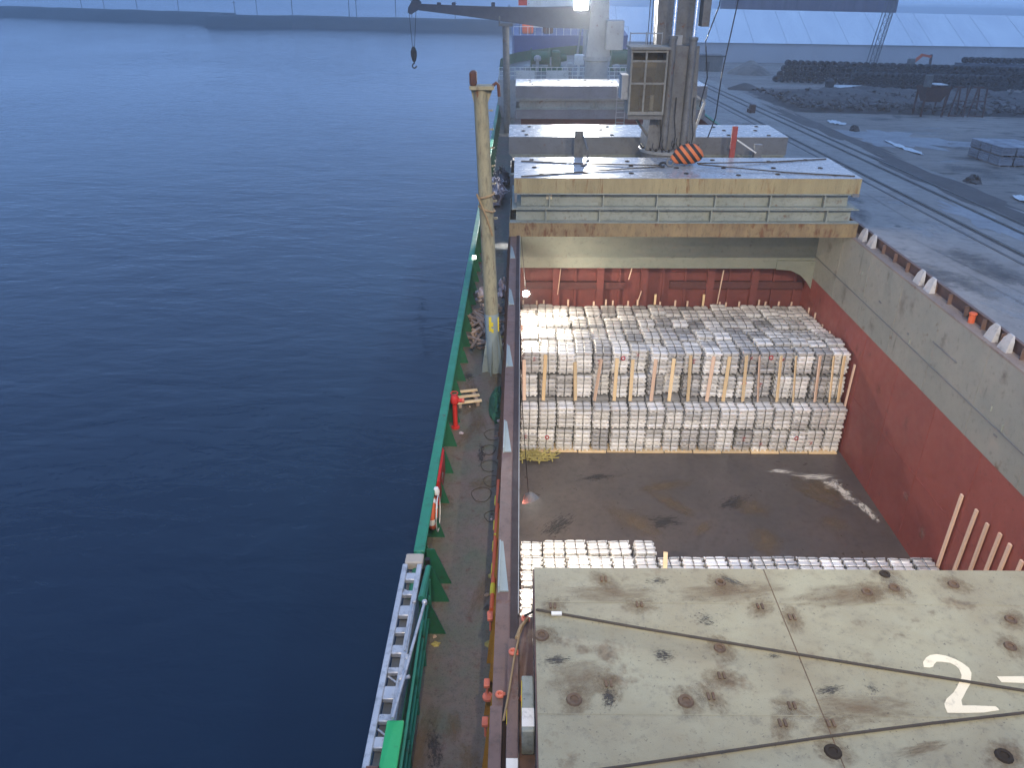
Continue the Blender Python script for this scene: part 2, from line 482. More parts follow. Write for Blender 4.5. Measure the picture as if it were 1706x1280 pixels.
struct(sea, 'sea', SEA, True)
# quay apron and yard: one sheet on a block whose face drops into the water
q = MB(); q.box(17.2, 600, -60, 900, -6, 2.0)
struct(q, 'quay', QUAY, True)
rng = random.Random(3)
# yard earth beyond the tracks, uneven edge
pts = [(39.4 + rng.uniform(-.8, .8), y) for y in range(30, 330, 6)] + [(420, 326), (420, 30)]
struct(sheet(pts, 2.006), 'yard_ground', YARD, True)
def patch(cx, cy, rx, ry, z, n=22, jag=.3, rot=0, seed=0):
    r = random.Random(seed)
    p = []
    for i in range(n):
        a = 2 * math.pi * i / n
        k = 1 + r.uniform(-jag, jag)
        x, y = rx * k * math.cos(a), ry * k * math.sin(a)
        p.append((cx + x * math.cos(rot) - y * math.sin(rot), cy + x * math.sin(rot) + y * math.cos(rot)))
    return sheet(p, z)
for i, (x, y, rx, ry, col, lab) in enumerate(((37.6, 68, 1.6, 15, 'd', 0), (34.0, 56, 1.3, 6, 'l', 0), (44, 95, 5, 7, 'l', 0), (38.6, 104, 1.4, 22, 'd', 0), (56, 92, 7, 3, 'l', 0))):
    m = mat('ground_patch_%d' % i, (.10, .088, .085) if col == 'd' else (.30, .30, .31), dirt=.4, rough=.9, scale=.5)
    o = struct(patch(x, y, rx, ry, 2.012 + .004 * i, 40, .35, 0, i), 'ground_patch', m, True)
QW = soft_stain('quay_wear', (.10, .098, .10), 2.2, .55, .95, .7, (1, 2.2, 1)); QL = soft_stain('quay_pale', (.36, .36, .36), 2.2, .60, .95, .6, (1, 1.8, 1))
TY = soft_stain('tyre_mark', (.08, .08, .085), 5, .58, .95, .4, (3, .6, 1))
quay = bpy.data.objects['quay']
rq = random.Random(17)
for k in range(60):
    x, y = rq.uniform(19, 31), rq.uniform(22, 120)
    stain(quay, x, y, 2.0025 + .00004 * k, rq.uniform(.6, 2.6), rq.uniform(1.2, 5), rq.uniform(-.4, .4), QW if k % 3 else QL, 'quay_wear')
for k in range(4):
    stain(quay, rq.uniform(20, 30), rq.uniform(30, 90), 2.0052 + .00004 * k, .22, rq.uniform(5, 12), rq.uniform(-.12, .12), TY, 'tyre_mark')
for k in range(40):
    stain(bpy.data.objects['yard_ground'], 41 + abs(rq.gauss(0, 22)), rq.uniform(50, 118), 2.0085 + .00004 * k, rq.uniform(1, 5), rq.uniform(1, 4), rq.uniform(-.5, .5), QW if k % 2 else QL, 'ground_wear')
# far bank: long low mound across the water, its water's edge bending
edge = [(-900, 640), (-520, 590), (-347, 563), (-272, 534), (-209, 519), (-176, 500), (-172, 458), (-150, 462), (-130, 480), (-104, 474), (-58, 486), (-13, 490), (60, 494), (200, 500)]
bank = MB()
vs, fs = [], []
for k in range(len(edge) - 1):
    (x0, y0), (x1, y1) = edge[k], edge[k + 1]
    n = max(2, int(math.hypot(x1 - x0, y1 - y0) / 9))
    for i in range(n):
        t = i / n
        vs.append((x0 + (x1 - x0) * t, y0 + (y1 - y0) * t))
rows = []
for x, y in vs:
    j = rng.uniform(-.5, .5)
    rows.append([(x, y - 1 + j, -1), (x, y + 2 + j, 1.6 + rng.uniform(-.3, .4)), (x, y + 6, 4.6 + rng.uniform(-.4, .4)), (x, y + 11, 5.9 + rng.uniform(-.25, .25)), (x, y + 24, 5.7 + rng.uniform(-.3, .3)), (x, y + 40, -1)])
V = [p for r in rows for p in r]
F = [(k * 6 + i, k * 6 + i + 1, k * 6 + 7 + i, k * 6 + 6 + i) for k in range(len(rows) - 1) for i in range(5)]
bank.add(V, F)
struct(bank, 'far_bank', EARTHM, True)
# thin poles standing beyond the bank
for i, (x, y, h) in enumerate(sorted(((-420, 640, 17), (-330, 640, 15), (-318, 650, 15.5), (-292, 648, 14), (-262, 652, 19), (-186, 600, 15), (-160, 596, 17), (-119, 590, 20), (-114, 590, 15), (-86, 585, 18), (-75, 585, 16), (-44, 570, 15), (-8, 560, 14), (10, 556, 17), (-205, 610, 12)), key=lambda p: p[0] / p[1])):
    m = MB(); m.cyl((x, y, -1), (x, y, h), .34, .22, 6); m.box(x - 1.1, x + 1.1, y - .1, y + .1, h - 1.2, h - .9)
    one(m, 'power_pole', DARKBLUE, 'thin dark power pole beyond the far bank, %s counting from the left' % ORD[i], 'pole', (x, y, 0), 'power poles beyond the far bank', True)

# rails on the quay
for nm, x, w, lab in (('crane_rail', 36.4, .16, 'dark quay rail farthest from the ship'), ('crane_rail', 34.9, .16, 'dark quay rail, middle one of the three long tracks'), ('crane_rail', 31.8, .17, 'dark quay rail nearest the ship')):
    r = thing(nm, lab, 'rail', (x, 150, 2), 'rails along the quay', True)
    m = MB(); m.box(x - w * 1.6, x + w * 1.6, 20, 420, 2.0, 2.018); m.build('rail_bed', RAILM, r)
    m = MB(); m.box(x - .04, x + .04, 20, 420, 2.018, 2.075); m.build('rail_head', STEEL, r)
m = MB(); m.box(30.5, 30.72, 20, 420, 2.0, 2.035)
one(m, 'cable_duct', mat('duct_cover', (.12, .12, .125), dirt=.4, rough=.8), 'narrow dark cable duct running along the quay beside the nearest rail', 'duct', (30.6, 150, 2), None, True)
m = MB(); m.box(17.2, 17.7, -50, 420, 2.0, 2.25)
struct(m, 'quay_kerb', QUAY, True)
# buffer stop on the rail
m = MB(); m.box(33.2, 33.9, 117, 118, 2.0, 3.1); m.box(33.0, 33.2, 116.6, 118.2, 2, 2.5)
one(m, 'rail_buffer', RUSTM, 'small dark buffer block standing between the quay rails', 'buffer', (33.5, 117, 2), None, True)

# ================================================================== YARD THINGS (earth axes)
# long white storage shed
A, B = Vector((21, 221, 0)), Vector((330, 282, 0))
d = (B - A).normalized(); nrm = Vector((-d.y, d.x, 0))
def SP(u, v, z):
    p = A + d * u + nrm * v
    return (p.x, p.y, z)
Ls = (B - A).length
shed = thing('storage_shed', 'long white fabric-roofed storage shed running along the back of the yard', 'shed', tuple(A + Vector((0, 0, 2))), None, True)
m = MB(); m.add([SP(0, 0, 2), SP(Ls, 0, 2), SP(Ls, 0, 7.1), SP(0, 0, 7.1), SP(0, 34, 2), SP(Ls, 34, 2), SP(Ls, 34, 7.1), SP(0, 34, 7.1)],
            [(0, 1, 2, 3), (5, 4, 7, 6), (1, 5, 6, 2), (4, 0, 3, 7)]); m.build('wall', SHEDW, shed)
m = MB()
prof = [(-.5, 6.95), (4, 9.1), (8.3, 11.1), (12.6, 13.1), (17, 15.1), (21.4, 13.1), (25.7, 11.1), (30, 9.1), (34.5, 6.95)]
V = [SP(u, v, z) for u in (-.6, Ls + .6) for v, z in prof]
n = len(prof)
m.add(V, [(i, i + 1, n + i + 1, n + i) for i in range(n - 1)] + [tuple(range(n)), tuple(range(2 * n - 1, n - 1, -1))])
roof = m.build('roof', SHED, shed)
for k in range(int(Ls / 9.5)):
    u = 5 + k * 9.5 + random.uniform(-2.6, 2.6)
    m = MB()
    for i in range(4):
        (v0, z0), (v1, z1) = prof[i], prof[i + 1]
        m.bar(SP(u + v0 * .22, v0, z0 + .02), SP(u + v1 * .22, v1, z1 + .02), .11, .08)
    m.build('roof_seam', SEAM, roof)
# dark clad block seen above the shed roof
fb = thing('clad_building', 'dark purple-grey clad building rising behind the white shed roof', 'building', (100, 300, 2), None, True)
m = MB(); m.box(74.5, 131, 300, 322, 2, 24); m.build('wall', FARBLOCK, fb)
m = MB(); m.box(74, 131.6, 299.6, 322.4, 24, 24.5); m.build('roof', STEEL, fb)
for k in range(14):
    m = MB(); m.box(76 + k * 4, 76.35 + k * 4, 299.8, 300, 14.2, 24); m.build('cladding_rib', FARBLOCK, fb)
# lattice mast leaning a touch
lm = thing('lattice_mast', 'tall grey lattice mast standing in front of the white shed', 'mast', (93.2, 222, 2), None, True)
b0, t0 = Vector((93.2, 222, 2)), Vector((97, 222, 34))
for sx, sy in ((-1, -1), (1, -1), (1, 1), (-1, 1)):
    m = MB(); m.cyl(b0 + Vector((sx * .95, sy * .95, 0)), t0 + Vector((sx * .95, sy * .95, 0)), .13, .13, 5); m.build('leg', STEEL, lm)
m = MB()
for k in range(18):
    a, c = b0.lerp(t0, k / 18), b0.lerp(t0, (k + 1) / 18)
    for s in (-1, 1):
        m.cyl(a + Vector((-.95 * s, -.95, 0)), c + Vector((.95 * s, -.95, 0)), .06, .06, 4)
        m.cyl(a + Vector((.95, -.95 * s, 0)), c + Vector((.95, .95 * s, 0)), .06, .06, 4)
    m.cyl(a + Vector((-.95, -.95, 0)), a + Vector((.95, -.95, 0)), .06, .06, 4)
m.build('bracing', STEEL, lm)
# small pylon on top of the shed at the far right
m = MB(); m.cyl((170, 262, 2), (170, 262, 20), .5, .4, 8); m.lathe([(.5, 0), (.9, .3), (.9, 1), (.3, 1.4)], (170, 262, 20), 8)
one(m, 'vent_stack', STEEL, 'short dark stack poking above the shed roof near the picture corner', 'stack', (170, 262, 2), None, True)

# dark coils stacked in long rows
cm = MB(); cm.lathe([(.28, -.62), (.52, -.64), (.60, -.5), (.62, 0), (.60, .5), (.52, .64), (.28, .62), (.28, -.62)], (0, 0, 0), 12, Matrix.Rotation(rad(90), 4, 'X'))
coil_me = cm.mesh('wire_coil', COIL)
def coil(x, y, z, rz, lab, grp):
    o = bpy.data.objects.new('wire_coil', coil_me)
    COL.objects.link(o)
    o.matrix_world = EARTH @ Matrix.Translation((x, y, z)) @ Matrix.Rotation(rz, 4, 'Z')
    tag(o, lab, 'coil', grp)
LR = {0: 'bottom', 1: 'second', 2: 'third', 3: 'top'}
for tier in range(4):
    n = 43
    for k in range(n - tier):
        x = 52.6 + (k + tier * .5) * 1.27
        y = 170 - k * .16
        if k < 8: y -= 0
        coil(x + rng.uniform(-.04, .04), y + rng.uniform(-.25, .25), 2.62 + tier * 1.02 + rng.uniform(-.03, .03), rng.uniform(-.06, .06),
             'dark coil, %s from the track end in the %s tier of the long row' % (ORD[k], LR[tier]), 'dark coils in the long row')
for tier in range(3):
    for k in range(24 - tier):
        coil(61.8 + (k + tier * .5) * 1.27, 155.5 + rng.uniform(-.2, .2), 2.62 + tier * 1.02, rng.uniform(-.06, .06),
             'dark coil, %s from the track end in the %s tier of the front row' % (ORD[k], LR[tier]), 'dark coils in the front row')
for k in range(12):
    coil(93.5 + k * 1.3, 176, 6.75 + rng.uniform(-.05, .05), 0, 'dark coil, %s along the raised back row' % ORD[k], 'dark coils in the raised row')
m = MB(); m.box(92.5, 112, 174.5, 178, 2, 6.1)
one(m, 'container_row', DARKBLUE, 'dark low container row holding up the raised coils', 'container', (100, 176, 2), None, True)
# excavator behind the coil row: body, boom, stick
ex = thing('excavator', 'reddish excavator with bent boom behind the dark coil row', 'excavator', (88, 190, 2), None, True)
m = MB(); m.box(86.6, 89.2, 188.8, 191.2, 2, 2.9); m.build('track', BLACK, ex)
m = MB(); m.cbox(86.3, 89.4, 188.6, 191.4, 3, 4.9, .2); m.build('body', RUSTM, ex)
m = MB(); m.cbox(87.8, 89.2, 188.7, 190, 4.9, 6.1, .15); m.build('cab', STEEL, ex)
m = MB(); m.bar((88.6, 190, 4.6), (91.0, 190, 6.9), .45, .6); m.bar((90.8, 190, 6.85), (93.0, 190, 6.5), .45, .5); m.build('boom', ORANGE, ex)
m = MB(); m.bar((93, 190, 7.0), (93.2, 190, 4.4), .35, .45); m.build('stick', RUSTM, ex)
m = MB(); m.cbox(92.6, 93.9, 189.5, 190.5, 3.4, 4.5, .2); m.build('bucket', STEEL, ex)

# scrap heaps between the track and the coils
heap = MB()
nx, ny = 90, 26
V = []
for j in range(ny):
    for i in range(nx):
        x = 40 + i * .95; y = 119 + j * 1.45
        ex_ = min(1, i / 6, (nx - 1 - i) / 6); ey = min(1, j / 5, (ny - 1 - j) / 4)
        if y > 150 - max(0, (62 - x)) * .6 + 3: ey = min(ey, .15)
        h = (.35 + .8 * (math.sin(x * .37) * math.sin(y * .23 + 1) * .5 + .5) + rng.uniform(0, .6)) * max(0, ex_) * max(0, ey)
        V.append((x + rng.uniform(-.3, .3), y + rng.uniform(-.3, .3), 1.98 + h))
heap.add(V, [(j * nx + i, j * nx + i + 1, (j + 1) * nx + i + 1, (j + 1) * nx + i) for j in range(ny - 1) for i in range(nx - 1)])
o = heap.build('scrap_heap', SCRAP, None, True); tag(o, 'long low heap of dark scrap and rubble before the coil row', 'scrap', None, 'stuff')
db = MB()
for k in range(2200):
    x = rng.uniform(41, 122); y = 119 + abs(rng.gauss(0, 1)) * 12
    if y > 149: continue
    s = rng.uniform(.12, .55)
    M = Matrix.Translation((x, y, 2.5 + rng.uniform(0, .7))) @ Euler((rng.uniform(-.6, .6), rng.uniform(-.6, .6), rng.uniform(0, 6))).to_matrix().to_4x4()
    db.box(-s, s, -s * .5, s * .5, -s * .25, s * .25, M)
o = db.build('scrap_litter', DEBRIS, None, True); tag(o, 'loose grey and brown scrap pieces scattered on the rubble heap', 'scrap', None, 'stuff')
# rusty hopper on legs in front of the heap
hp = thing('hopper', 'rusty hopper on four legs standing on the scrap heap', 'hopper', (60, 118.5, 2), None, True)
m = MB(); m.add([(57.6, 116.8, 6.0), (61.2, 116.8, 6.0), (61.2, 120.2, 6.0), (57.6, 120.2, 6.0), (58.3, 117.8, 4.0), (60.5, 117.8, 4.0), (60.5, 119.2, 4.0), (58.3, 119.2, 4.0)],
                [(0, 1, 5, 4), (1, 2, 6, 5), (2, 3, 7, 6), (3, 0, 4, 7), (4, 5, 6, 7)]); m.build('bin', RUSTM, hp)
for x in (57.9, 60.9):
    for y in (117.2, 119.8):
        m = MB(); m.bar((x, y, 2), (x, y, 6.1), .22, .22); m.build('leg', RUSTM, hp)
m = MB(); m.box(58.9, 60.8, 117.4, 119.6, 6.3, 6.42); m.build('cover_sheet', SHEET, hp)
m = MB(); m.box(57.7, 58.4, 117.2, 118.2, 6.0, 7.6); m.build('control_box', STEEL, hp)
# frames beside it
for i, (x, lab) in enumerate(((63.4, 'thin rusty trestle frame next to the hopper'), (66.2, 'thin rusty trestle frame farther along from the hopper'))):
    m = MB()
    for dx in (-1.1, 1.1):
        m.bar((x + dx, 118, 2), (x + dx * .6, 118, 6.0), .16, .16); m.bar((x + dx, 120, 2), (x + dx * .6, 120, 6.0), .16, .16)
    m.bar((x - 1, 118, 2.15), (x + 1, 118, 2.15), .14, .14); m.bar((x - .8, 118, 4.2), (x + .8, 118, 4.2), .12, .12); m.bar((x - .7, 119, 6), (x + .7, 119, 6), .2, .2)
    one(m, 'trestle', RUSTM, lab, 'trestle', (x, 119, 2), 'trestles by the scrap heap', True)
# small block shed, spoil heaps, white slab near the coils
bk = thing('site_hut', 'small grey hut with flat roof at the far end of the tracks', 'hut', (44, 196, 2), None, True)
m = MB(); m.box(40.5, 47, 194, 199, 2, 5.2); m.build('wall', STEEL, bk)
m = MB(); m.box(40.1, 47.4, 193.6, 199.4, 5.2, 5.5); m.build('roof', RAILM, bk)
m = MB(); m.box(43, 44, 193.93, 194, 2, 4.1); m.build('door', RAILM, bk)
for x, y, rx, h, lab in ((52.0, 188, 5.0, 3.0, 'pale conical spoil heap at the end of the coil row'), (41.5, 152, 3.4, 1.2, 'low dark spoil heap beside the tracks near the hut'), (47, 144, 3.0, .9, 'low dark spoil heap between the tracks and the coils')):
    m = MB(); V = []; n = 16
    for k in range(6):
        r = rx * (1 - k / 5.6)
        for i in range(n):
            a = 2 * math.pi * i / n
            V.append((x + r * math.cos(a) * rng.uniform(.85, 1.12), y + r * .7 * math.sin(a) * rng.uniform(.85, 1.12), 1.95 + h * (k / 5) ** .8))
    m.add(V, [(k * n + i, k * n + (i + 1) % n, (k + 1) * n + (i + 1) % n, (k + 1) * n + i) for k in range(5) for i in range(n)] + [tuple(range(5 * n, 6 * n))])
    one(m, 'spoil_heap', YARD if h > 2 else SCRAP, lab, 'heap', (x, y, 2), None, True)
m = MB(); m.cbox(58.0, 64.0, 150.6, 153.4, 2, 3.1, .3)
one(m, 'covered_slab', SHEET, 'pale flat-topped covered load lying before the coil row', 'load', (61, 152, 2), None, True)
m = MB(); m.cbox(56.2, 57.6, 151, 152.4, 2, 4.2, .35)
one(m, 'dark_drum', COIL, 'dark upright drum beside the pale covered load', 'drum', (57, 152, 2), None, True)
# white plastic sheets on the ground
for x, y, rx, ry, s, lab in ((42.6, 88.5, .55, 4.6, 1, 'crumpled white plastic sheet lying beside the tracks'), (42.3, 108, 1.0, 2.0, 2, 'small pale sheet on the ground farther up the tracks'), (41.5, 62.0, .9, 2.6, 4, 'pale strip of plastic on the ground near the stacked ingots')):
    m = MB(); r = random.Random(s); V = []; n, k2 = 7, 16
    for j in range(k2):
        for i in range(n):
            e = math.sin(math.pi * (j + .5) / k2) ** .4
            V.append((x + (i / (n - 1) - .5) * 2 * rx * e * r.uniform(.8, 1.2), y + (j / (k2 - 1) - .5) * 2 * ry, 2.03 + r.uniform(0, .16)))
    m.add(V, [(j * n + i, j * n + i + 1, (j + 1) * n + i + 1, (j + 1) * n + i) for j in range(k2 - 1) for i in range(n - 1)])
    one(m, 'plastic_sheet', SHEET, lab, 'sheet', (x, y, 2), None, True)
for x, y, r, lab in ((42.0, 101, .45, 'dark stump of debris beside the tracks above the plastic sheet'), (40.6, 70, .5, 'dark stump of debris on the earth strip beside the tracks')):
    m = lump(x, y, 1.98, r * 1.3, r * 1.5, .6, int(y), jag=.35)
    one(m, 'debris_stump', SCRAP, lab, 'debris', (x, y, 2), None, True)
# grey ingot packs on the quay at the right edge of the picture
for i in range(3):
    for j in range(3):
        for k in range(2):
            x, y, z = 47.4 + i * 1.55, 78.2 + j * 2.0, 2.0 + k * .95
            t = thing('ingot_pack', '%s pale grey ingot pack of the %s row, %s column, in the yard stack' % (('lower', 'upper')[k], ('near', 'middle', 'far')[j], ('left', 'middle', 'right')[i]), 'ingot pack', (x, y, z), 'ingot packs stacked in the yard', True)
            m = MB()
            for a in range(2): m.box(x + .15 + a * .9, x + .3 + a * .9, y, y + 1.8, z, z + .12)
            m.build('bearer', TIMBER_O, t)
            for a in range(4):
                m = MB(); m.cbox(x + .02, x + 1.42, y + .02, y + 1.85, z + .13 + a * .2, z + .315 + a * .2, .03); m.build('ingot_layer', PALLETG, t)

# ================================================================== THE SHIP (ship axes: x to starboard, y to the bow, z up from the deck)
ship = thing('cargo_ship', 'cargo ship with green bulwark and open red hold, seen from its bridge', 'ship', (7, 30, 0))
XP, XS = -2.15, 16.15           # bulwark lines
def bowx(y, side):
    t = max(0.0, (y - 84) / 18.0)
    half = (XS - XP) / 2 * (1 - min(1, t) ** 2.1)
    return (XP + XS) / 2 + side * half
ys = [-14, 0, 20, 40, 60, 76, 84, 88, 92, 95, 98, 100, 101.5, 102]
hull = MB()
for side in (-1, 1):
    V = []
    for y in ys:
        x = bowx(y, side)
        V += [(x, y, -.02), (x - side * .05, y, -3.5), (x - side * .3, y - (1 if y > 90 else 0), -9)]
    hull.add(V, [(k * 3 + i, k * 3 + i + 1, k * 3 + 4 + i, k * 3 + 3 + i) for k in range(len(ys) - 1) for i in range(2)])
hull.build('hull', HULLRED, ship)
# main deck in strips around the hatches
deck = MB()
def dk(x0, x1, y0, y1): deck.box(x0, x1, y0, y1, -.12, 0)
dk(XP, -.44, -14, 76); dk(14.44, XS, -14, 76); dk(-.44, 14.44, 36.4, 43.0); dk(-.44, 14.44, 66.0, 76); dk(-.44, 14.44, -14, 2.4)
deck.build('main_deck', DECK, ship)
# bulwark, port and starboard
def bulwark(side, y0, y1):
    x = XP if side < 0 else XS
    m = MB()
    m.box(min(x, x - side * .02), max(x, x - side * .02), y0, y1, 0, 1.02)
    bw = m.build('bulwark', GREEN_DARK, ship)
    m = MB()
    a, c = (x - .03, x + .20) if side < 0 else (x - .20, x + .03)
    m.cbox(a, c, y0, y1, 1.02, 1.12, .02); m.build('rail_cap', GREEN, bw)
    y = y0 + .5
    while y < y1:
        m = MB(); s = -side
        m.prism([(x + s * .02, 0), (x + s * .42, 0), (x + s * .14, 1.0), (x + s * .02, 1.0)], 'y', y, y + .025)
        m.build('stay', GREEN_DARK, bw)
        y += 1.32
    return bw
bw = bulwark(-1, 12.5, 84)
bulwark(1, -10, 84)
m = MB(); m.cyl((XP + .08, 11.2, 1.02), (XP + .08, 12.6, 1.02), .085, .085, 10); m.build('roller_bar', GREEN, bw)
# light on the rail
m = MB(); m.box(XP + .15, XP + .3, 31.2, 31.35, 1.12, 1.24); m.build('rail_lamp', emit('rail_lamp_glow', (1, .95, .85), 4), bw)
# bow bulwark following the flare
for side in (-1, 1):
    m = MB(); V = []
    for y in ys[6:]:
        x = bowx(y, side); V += [(x, y, 0), (x, y, 3.4), (x - side * .1, y, 4.3)]
    m.add(V, [(k * 3 + i, k * 3 + i + 1, k * 3 + 4 + i, k * 3 + 3 + i) for k in range(len(ys[6:]) - 1) for i in range(2)])
    m.build('bow_bulwark', GREEN_DARK, ship)

# ---- hold 2 (the open one)
Y0, Y1, ZF = 2.6, 36.0, -6.65
hold = MB(); hold.box(-.6, 14.6, Y0 - .3, Y1 + .3, ZF - .3, ZF)
fl = hold.build('hold_floor', mat('hold_floor_plate', (.092, .074, .066), (.068, .058, .054), rust=.3, rustcol=(.10, .072, .06), dirt=.5, warp=.03, rough=.26, scale=.8, bump=.2), ship)
def sidewall(x0, x1, nm):
    m = MB(); m.box(x0, x1, Y0, Y1, ZF, -1.05); w = m.build(nm, REDWALL, ship)
    return w
ws = sidewall(14.0, 14.3, 'starboard_hold_wall')
sidewall(-.3, 0, 'port_hold_wall')
m = MB(); m.box(13.993, 14.3, Y0, Y1, -1.05, 1.93); cw = m.build('starboard_coaming_wall', GREYWALL, ship)
m = MB(); m.box(13.965, 13.993, Y0, Y1, -.03, .0); m.build('knuckle_bead', GIRDER_D, cw)
for y, z, l in ((22.2, .75, 1.6), (27.9, .5, .2), (25.4, .3, .12), (19.3, -.25, .18)):
    m = MB(); m.box(13.975, 13.993, y, y + l, z, z + .05); m.build('weld_scar', GIRDER_D, cw)
for y, z in ((25.2, .02), (19.2, .04), (19.9, .3), (30, .9)):
    m = MB(); m.box(13.96, 13.993, y, y + .05, z, z + .2); m.build('lashing_eye', GIRDER, cw)
for k in range(11):
    y = 5.2 + k * 2.9
    m = MB(); m.box(13.988, 14.0, y, y + .02, ZF, -1.06); m.build('weld_seam', REDWALL, ws)
    m = MB(); m.box(13.983, 13.993, y + 1.1, y + 1.116, -1.04, 1.9); m.build('weld_seam', GREYWALL, cw)
m = MB(); m.box(13.988, 14.0, Y0, Y1, -3.9, -3.88); m.build('weld_seam', REDWALL, ws)
rw = random.Random(5)
WALLRUST = soft_stain('wall_rust', (.12, .06, .04), 3.0, .58, 1.05, .42, (1, .5, 1)); WALLPALE = soft_stain('wall_scrape', (.36, .20, .16), 6, .72, .84, .5, (.6, 3, 1))
def wallstain(parent, y, z, ry, rz, m, x):
    o = stain(parent, x, y, z, rz, ry, 0, m, 'wall_stain'); o.rotation_euler = (0, rad(-90), 0)
for k in range(34):
    low = k % 2
    y = rw.uniform(12, 35)
    if low: wallstain(ws, y, rw.uniform(-6, -1.6), rw.uniform(.2, .9), rw.uniform(.15, .6), WALLRUST if k % 3 else WALLPALE, 13.997 - .00005 * k)
    else: wallstain(cw, y, rw.uniform(-.7, 1.7), rw.uniform(.08, .45), rw.uniform(.3, .8), WALLRUST, 13.990 - .00005 * k)
m = MB(); m.box(-.3, .006, Y0, Y1, -1.05, 1.93); m.build('port_coaming_wall', GREYWALL, ship)
# forward bulkhead: red corrugated plate with ribs, grey end beam above
m = MB(); m.box(0, 14, Y1, Y1 + .2, ZF, -.62); bh = m.build('forward_bulkhead', BULKRED, ship)
for k in range(13):
    x = .55 + k * 1.08
    big = k in (1, 3, 5, 8, 10)
    m = MB(); m.box(x, x + (.34 if big else .10), Y1 - (.30 if big else .12), Y1, ZF, -.63); m.build('rib', BULKRED, bh)
for x0, x1, z in ((.3, 5.2, -1.6), (7.4, 13.9, -1.55)):
    m = MB(); m.box(x0, x1, Y1 - .22, Y1 - .01, z - .35, z); m.build('stringer', mat('shade_band_red', (.10, .03, .027), dirt=.3, rough=.6), bh)  # stringers added as dark strips for the shade band under the end beam
for x, z0, z1 in ((2.0, -.85, -2.2), (5.45, -.8, -1.4), (9.9, -.9, -2.9), (6.0, -2.0, -2.5)):
    m = MB(); m.bar((x, Y1 - .34, z0), (x - .12, Y1 - .34, z1), .05, .04); m.build('chalk_batten', TIMBER_P, bh)
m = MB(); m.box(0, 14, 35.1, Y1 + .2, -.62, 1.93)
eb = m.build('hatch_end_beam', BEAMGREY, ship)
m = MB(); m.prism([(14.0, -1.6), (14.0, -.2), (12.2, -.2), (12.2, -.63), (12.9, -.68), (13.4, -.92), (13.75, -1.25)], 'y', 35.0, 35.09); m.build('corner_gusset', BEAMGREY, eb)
m = MB(); m.box(0, 14, Y0 - .2, Y0, ZF, 1.93); m.build('aft_bulkhead', REDWALL, ship)
# ---- coaming tops
cp = MB(); cp.box(-.385, .01, Y0, 36.6, 1.93, 2.0)
cpo = cp.build('port_coaming', COAM, ship)
m = MB(); m.box(-.13, .012, 9.0, 36.2, 2.0, 2.035); m.build('rest_bar', COAM_DARK, cpo)
m = MB(); m.box(.0, .016, 9.8, 36.2, 2.035, 2.05); m.build('edge_strip', STEEL_L, cpo)
m = MB(); m.box(-.36, -.32, Y0, 36.4, 0, 1.93); m.build('coaming_plate', COAM, cpo)
for k in range(24):     # stays outside the port coaming
    y = 8.2 + k * 1.18
    m = MB(); m.prism([(-.36, 0), (-.60, 0), (-.40, 1.9), (-.36, 1.9)], 'y', y, y + .02); m.build('coaming_stay', OCHRE if y < 14 else COAM, cpo)
def guide(y, port):
    if port:
        m = MB(); m.prism([(y - .7, 2.002), (y + .7, 2.002), (y + .66, 2.08), (y - .66, 2.12)], 'x', -.36, -.331)
        m.prism([(-.33, y - .68), (-.17, y - .68), (-.29, y + .68), (-.33, y + .68)], 'z', 2.004, 2.03)
        m.build('guide_plate', PALEBLUE, cpo)
for y in (11.05, 15.6, 20.0, 24.6, 29.4): guide(y, True)
cs = MB(); cs.box(13.99, 14.46, Y0, 36.6, 1.93, 2.0)
cso = cs.build('starboard_coaming', mat('coaming_lip', (.25, .21, .18), (.2, .16, .14), rust=.25, dirt=.3, rough=.5), ship)
m = MB(); m.box(14.44, 14.46, Y0, 36.4, 2.0, 2.36); m.build('upstand', mat('brown_upstand', (.075, .04, .038), (.055, .032, .03), rust=.3, dirt=.3, rough=.6), cso)
m = MB(); m.box(14.40, 14.50, Y0, 36.4, 2.36, 2.39); m.build('upstand_flange', COAM, cso)
m = MB(); m.box(14.42, 14.46, Y0, 36.4, 0, 1.93); m.build('coaming_plate', COAM, cso)
for k in range(30):
    y = 4 + k * 1.06
    m = MB(); m.box(14.30, 14.44, y, y + .03, 2.0, 2.355); m.build('upstand_rib', COAM, cso)
for y in (31.0, 30.1, 25.9, 25.1, 21.1, 20.35, 16.6, 15.8):
    m = MB()
    V = [(14.14, y, 2.0), (14.14, y + .46, 2.0), (14.34, y + .46, 2.0), (14.34, y, 2.0), (14.22, y + .04, 2.34), (14.22, y + .40, 2.34), (14.34, y + .40, 2.34), (14.34, y + .04, 2.34), (14.29, y + .10, 2.5), (14.29, y + .32, 2.5), (14.34, y + .32, 2.5), (14.34, y + .10, 2.5)]
    m.add(V, [(b_ + i, b_ + (i + 1) % 4, b_ + 4 + (i + 1) % 4, b_ + 4 + i) for b_ in (0, 4) for i in range(4)] + [(8, 9, 10, 11), (3, 2, 1, 0)])
    m.build('guide_plate', GUIDEG, cso)
m = MB(); m.cyl((14.3, 22.6, 2.0), (14.3, 22.6, 2.34), .10, .10, 10); m.torus((14.3, 22.6, 2.3), .1, .03); m.build('signal_fitting', ORANGE, cso)

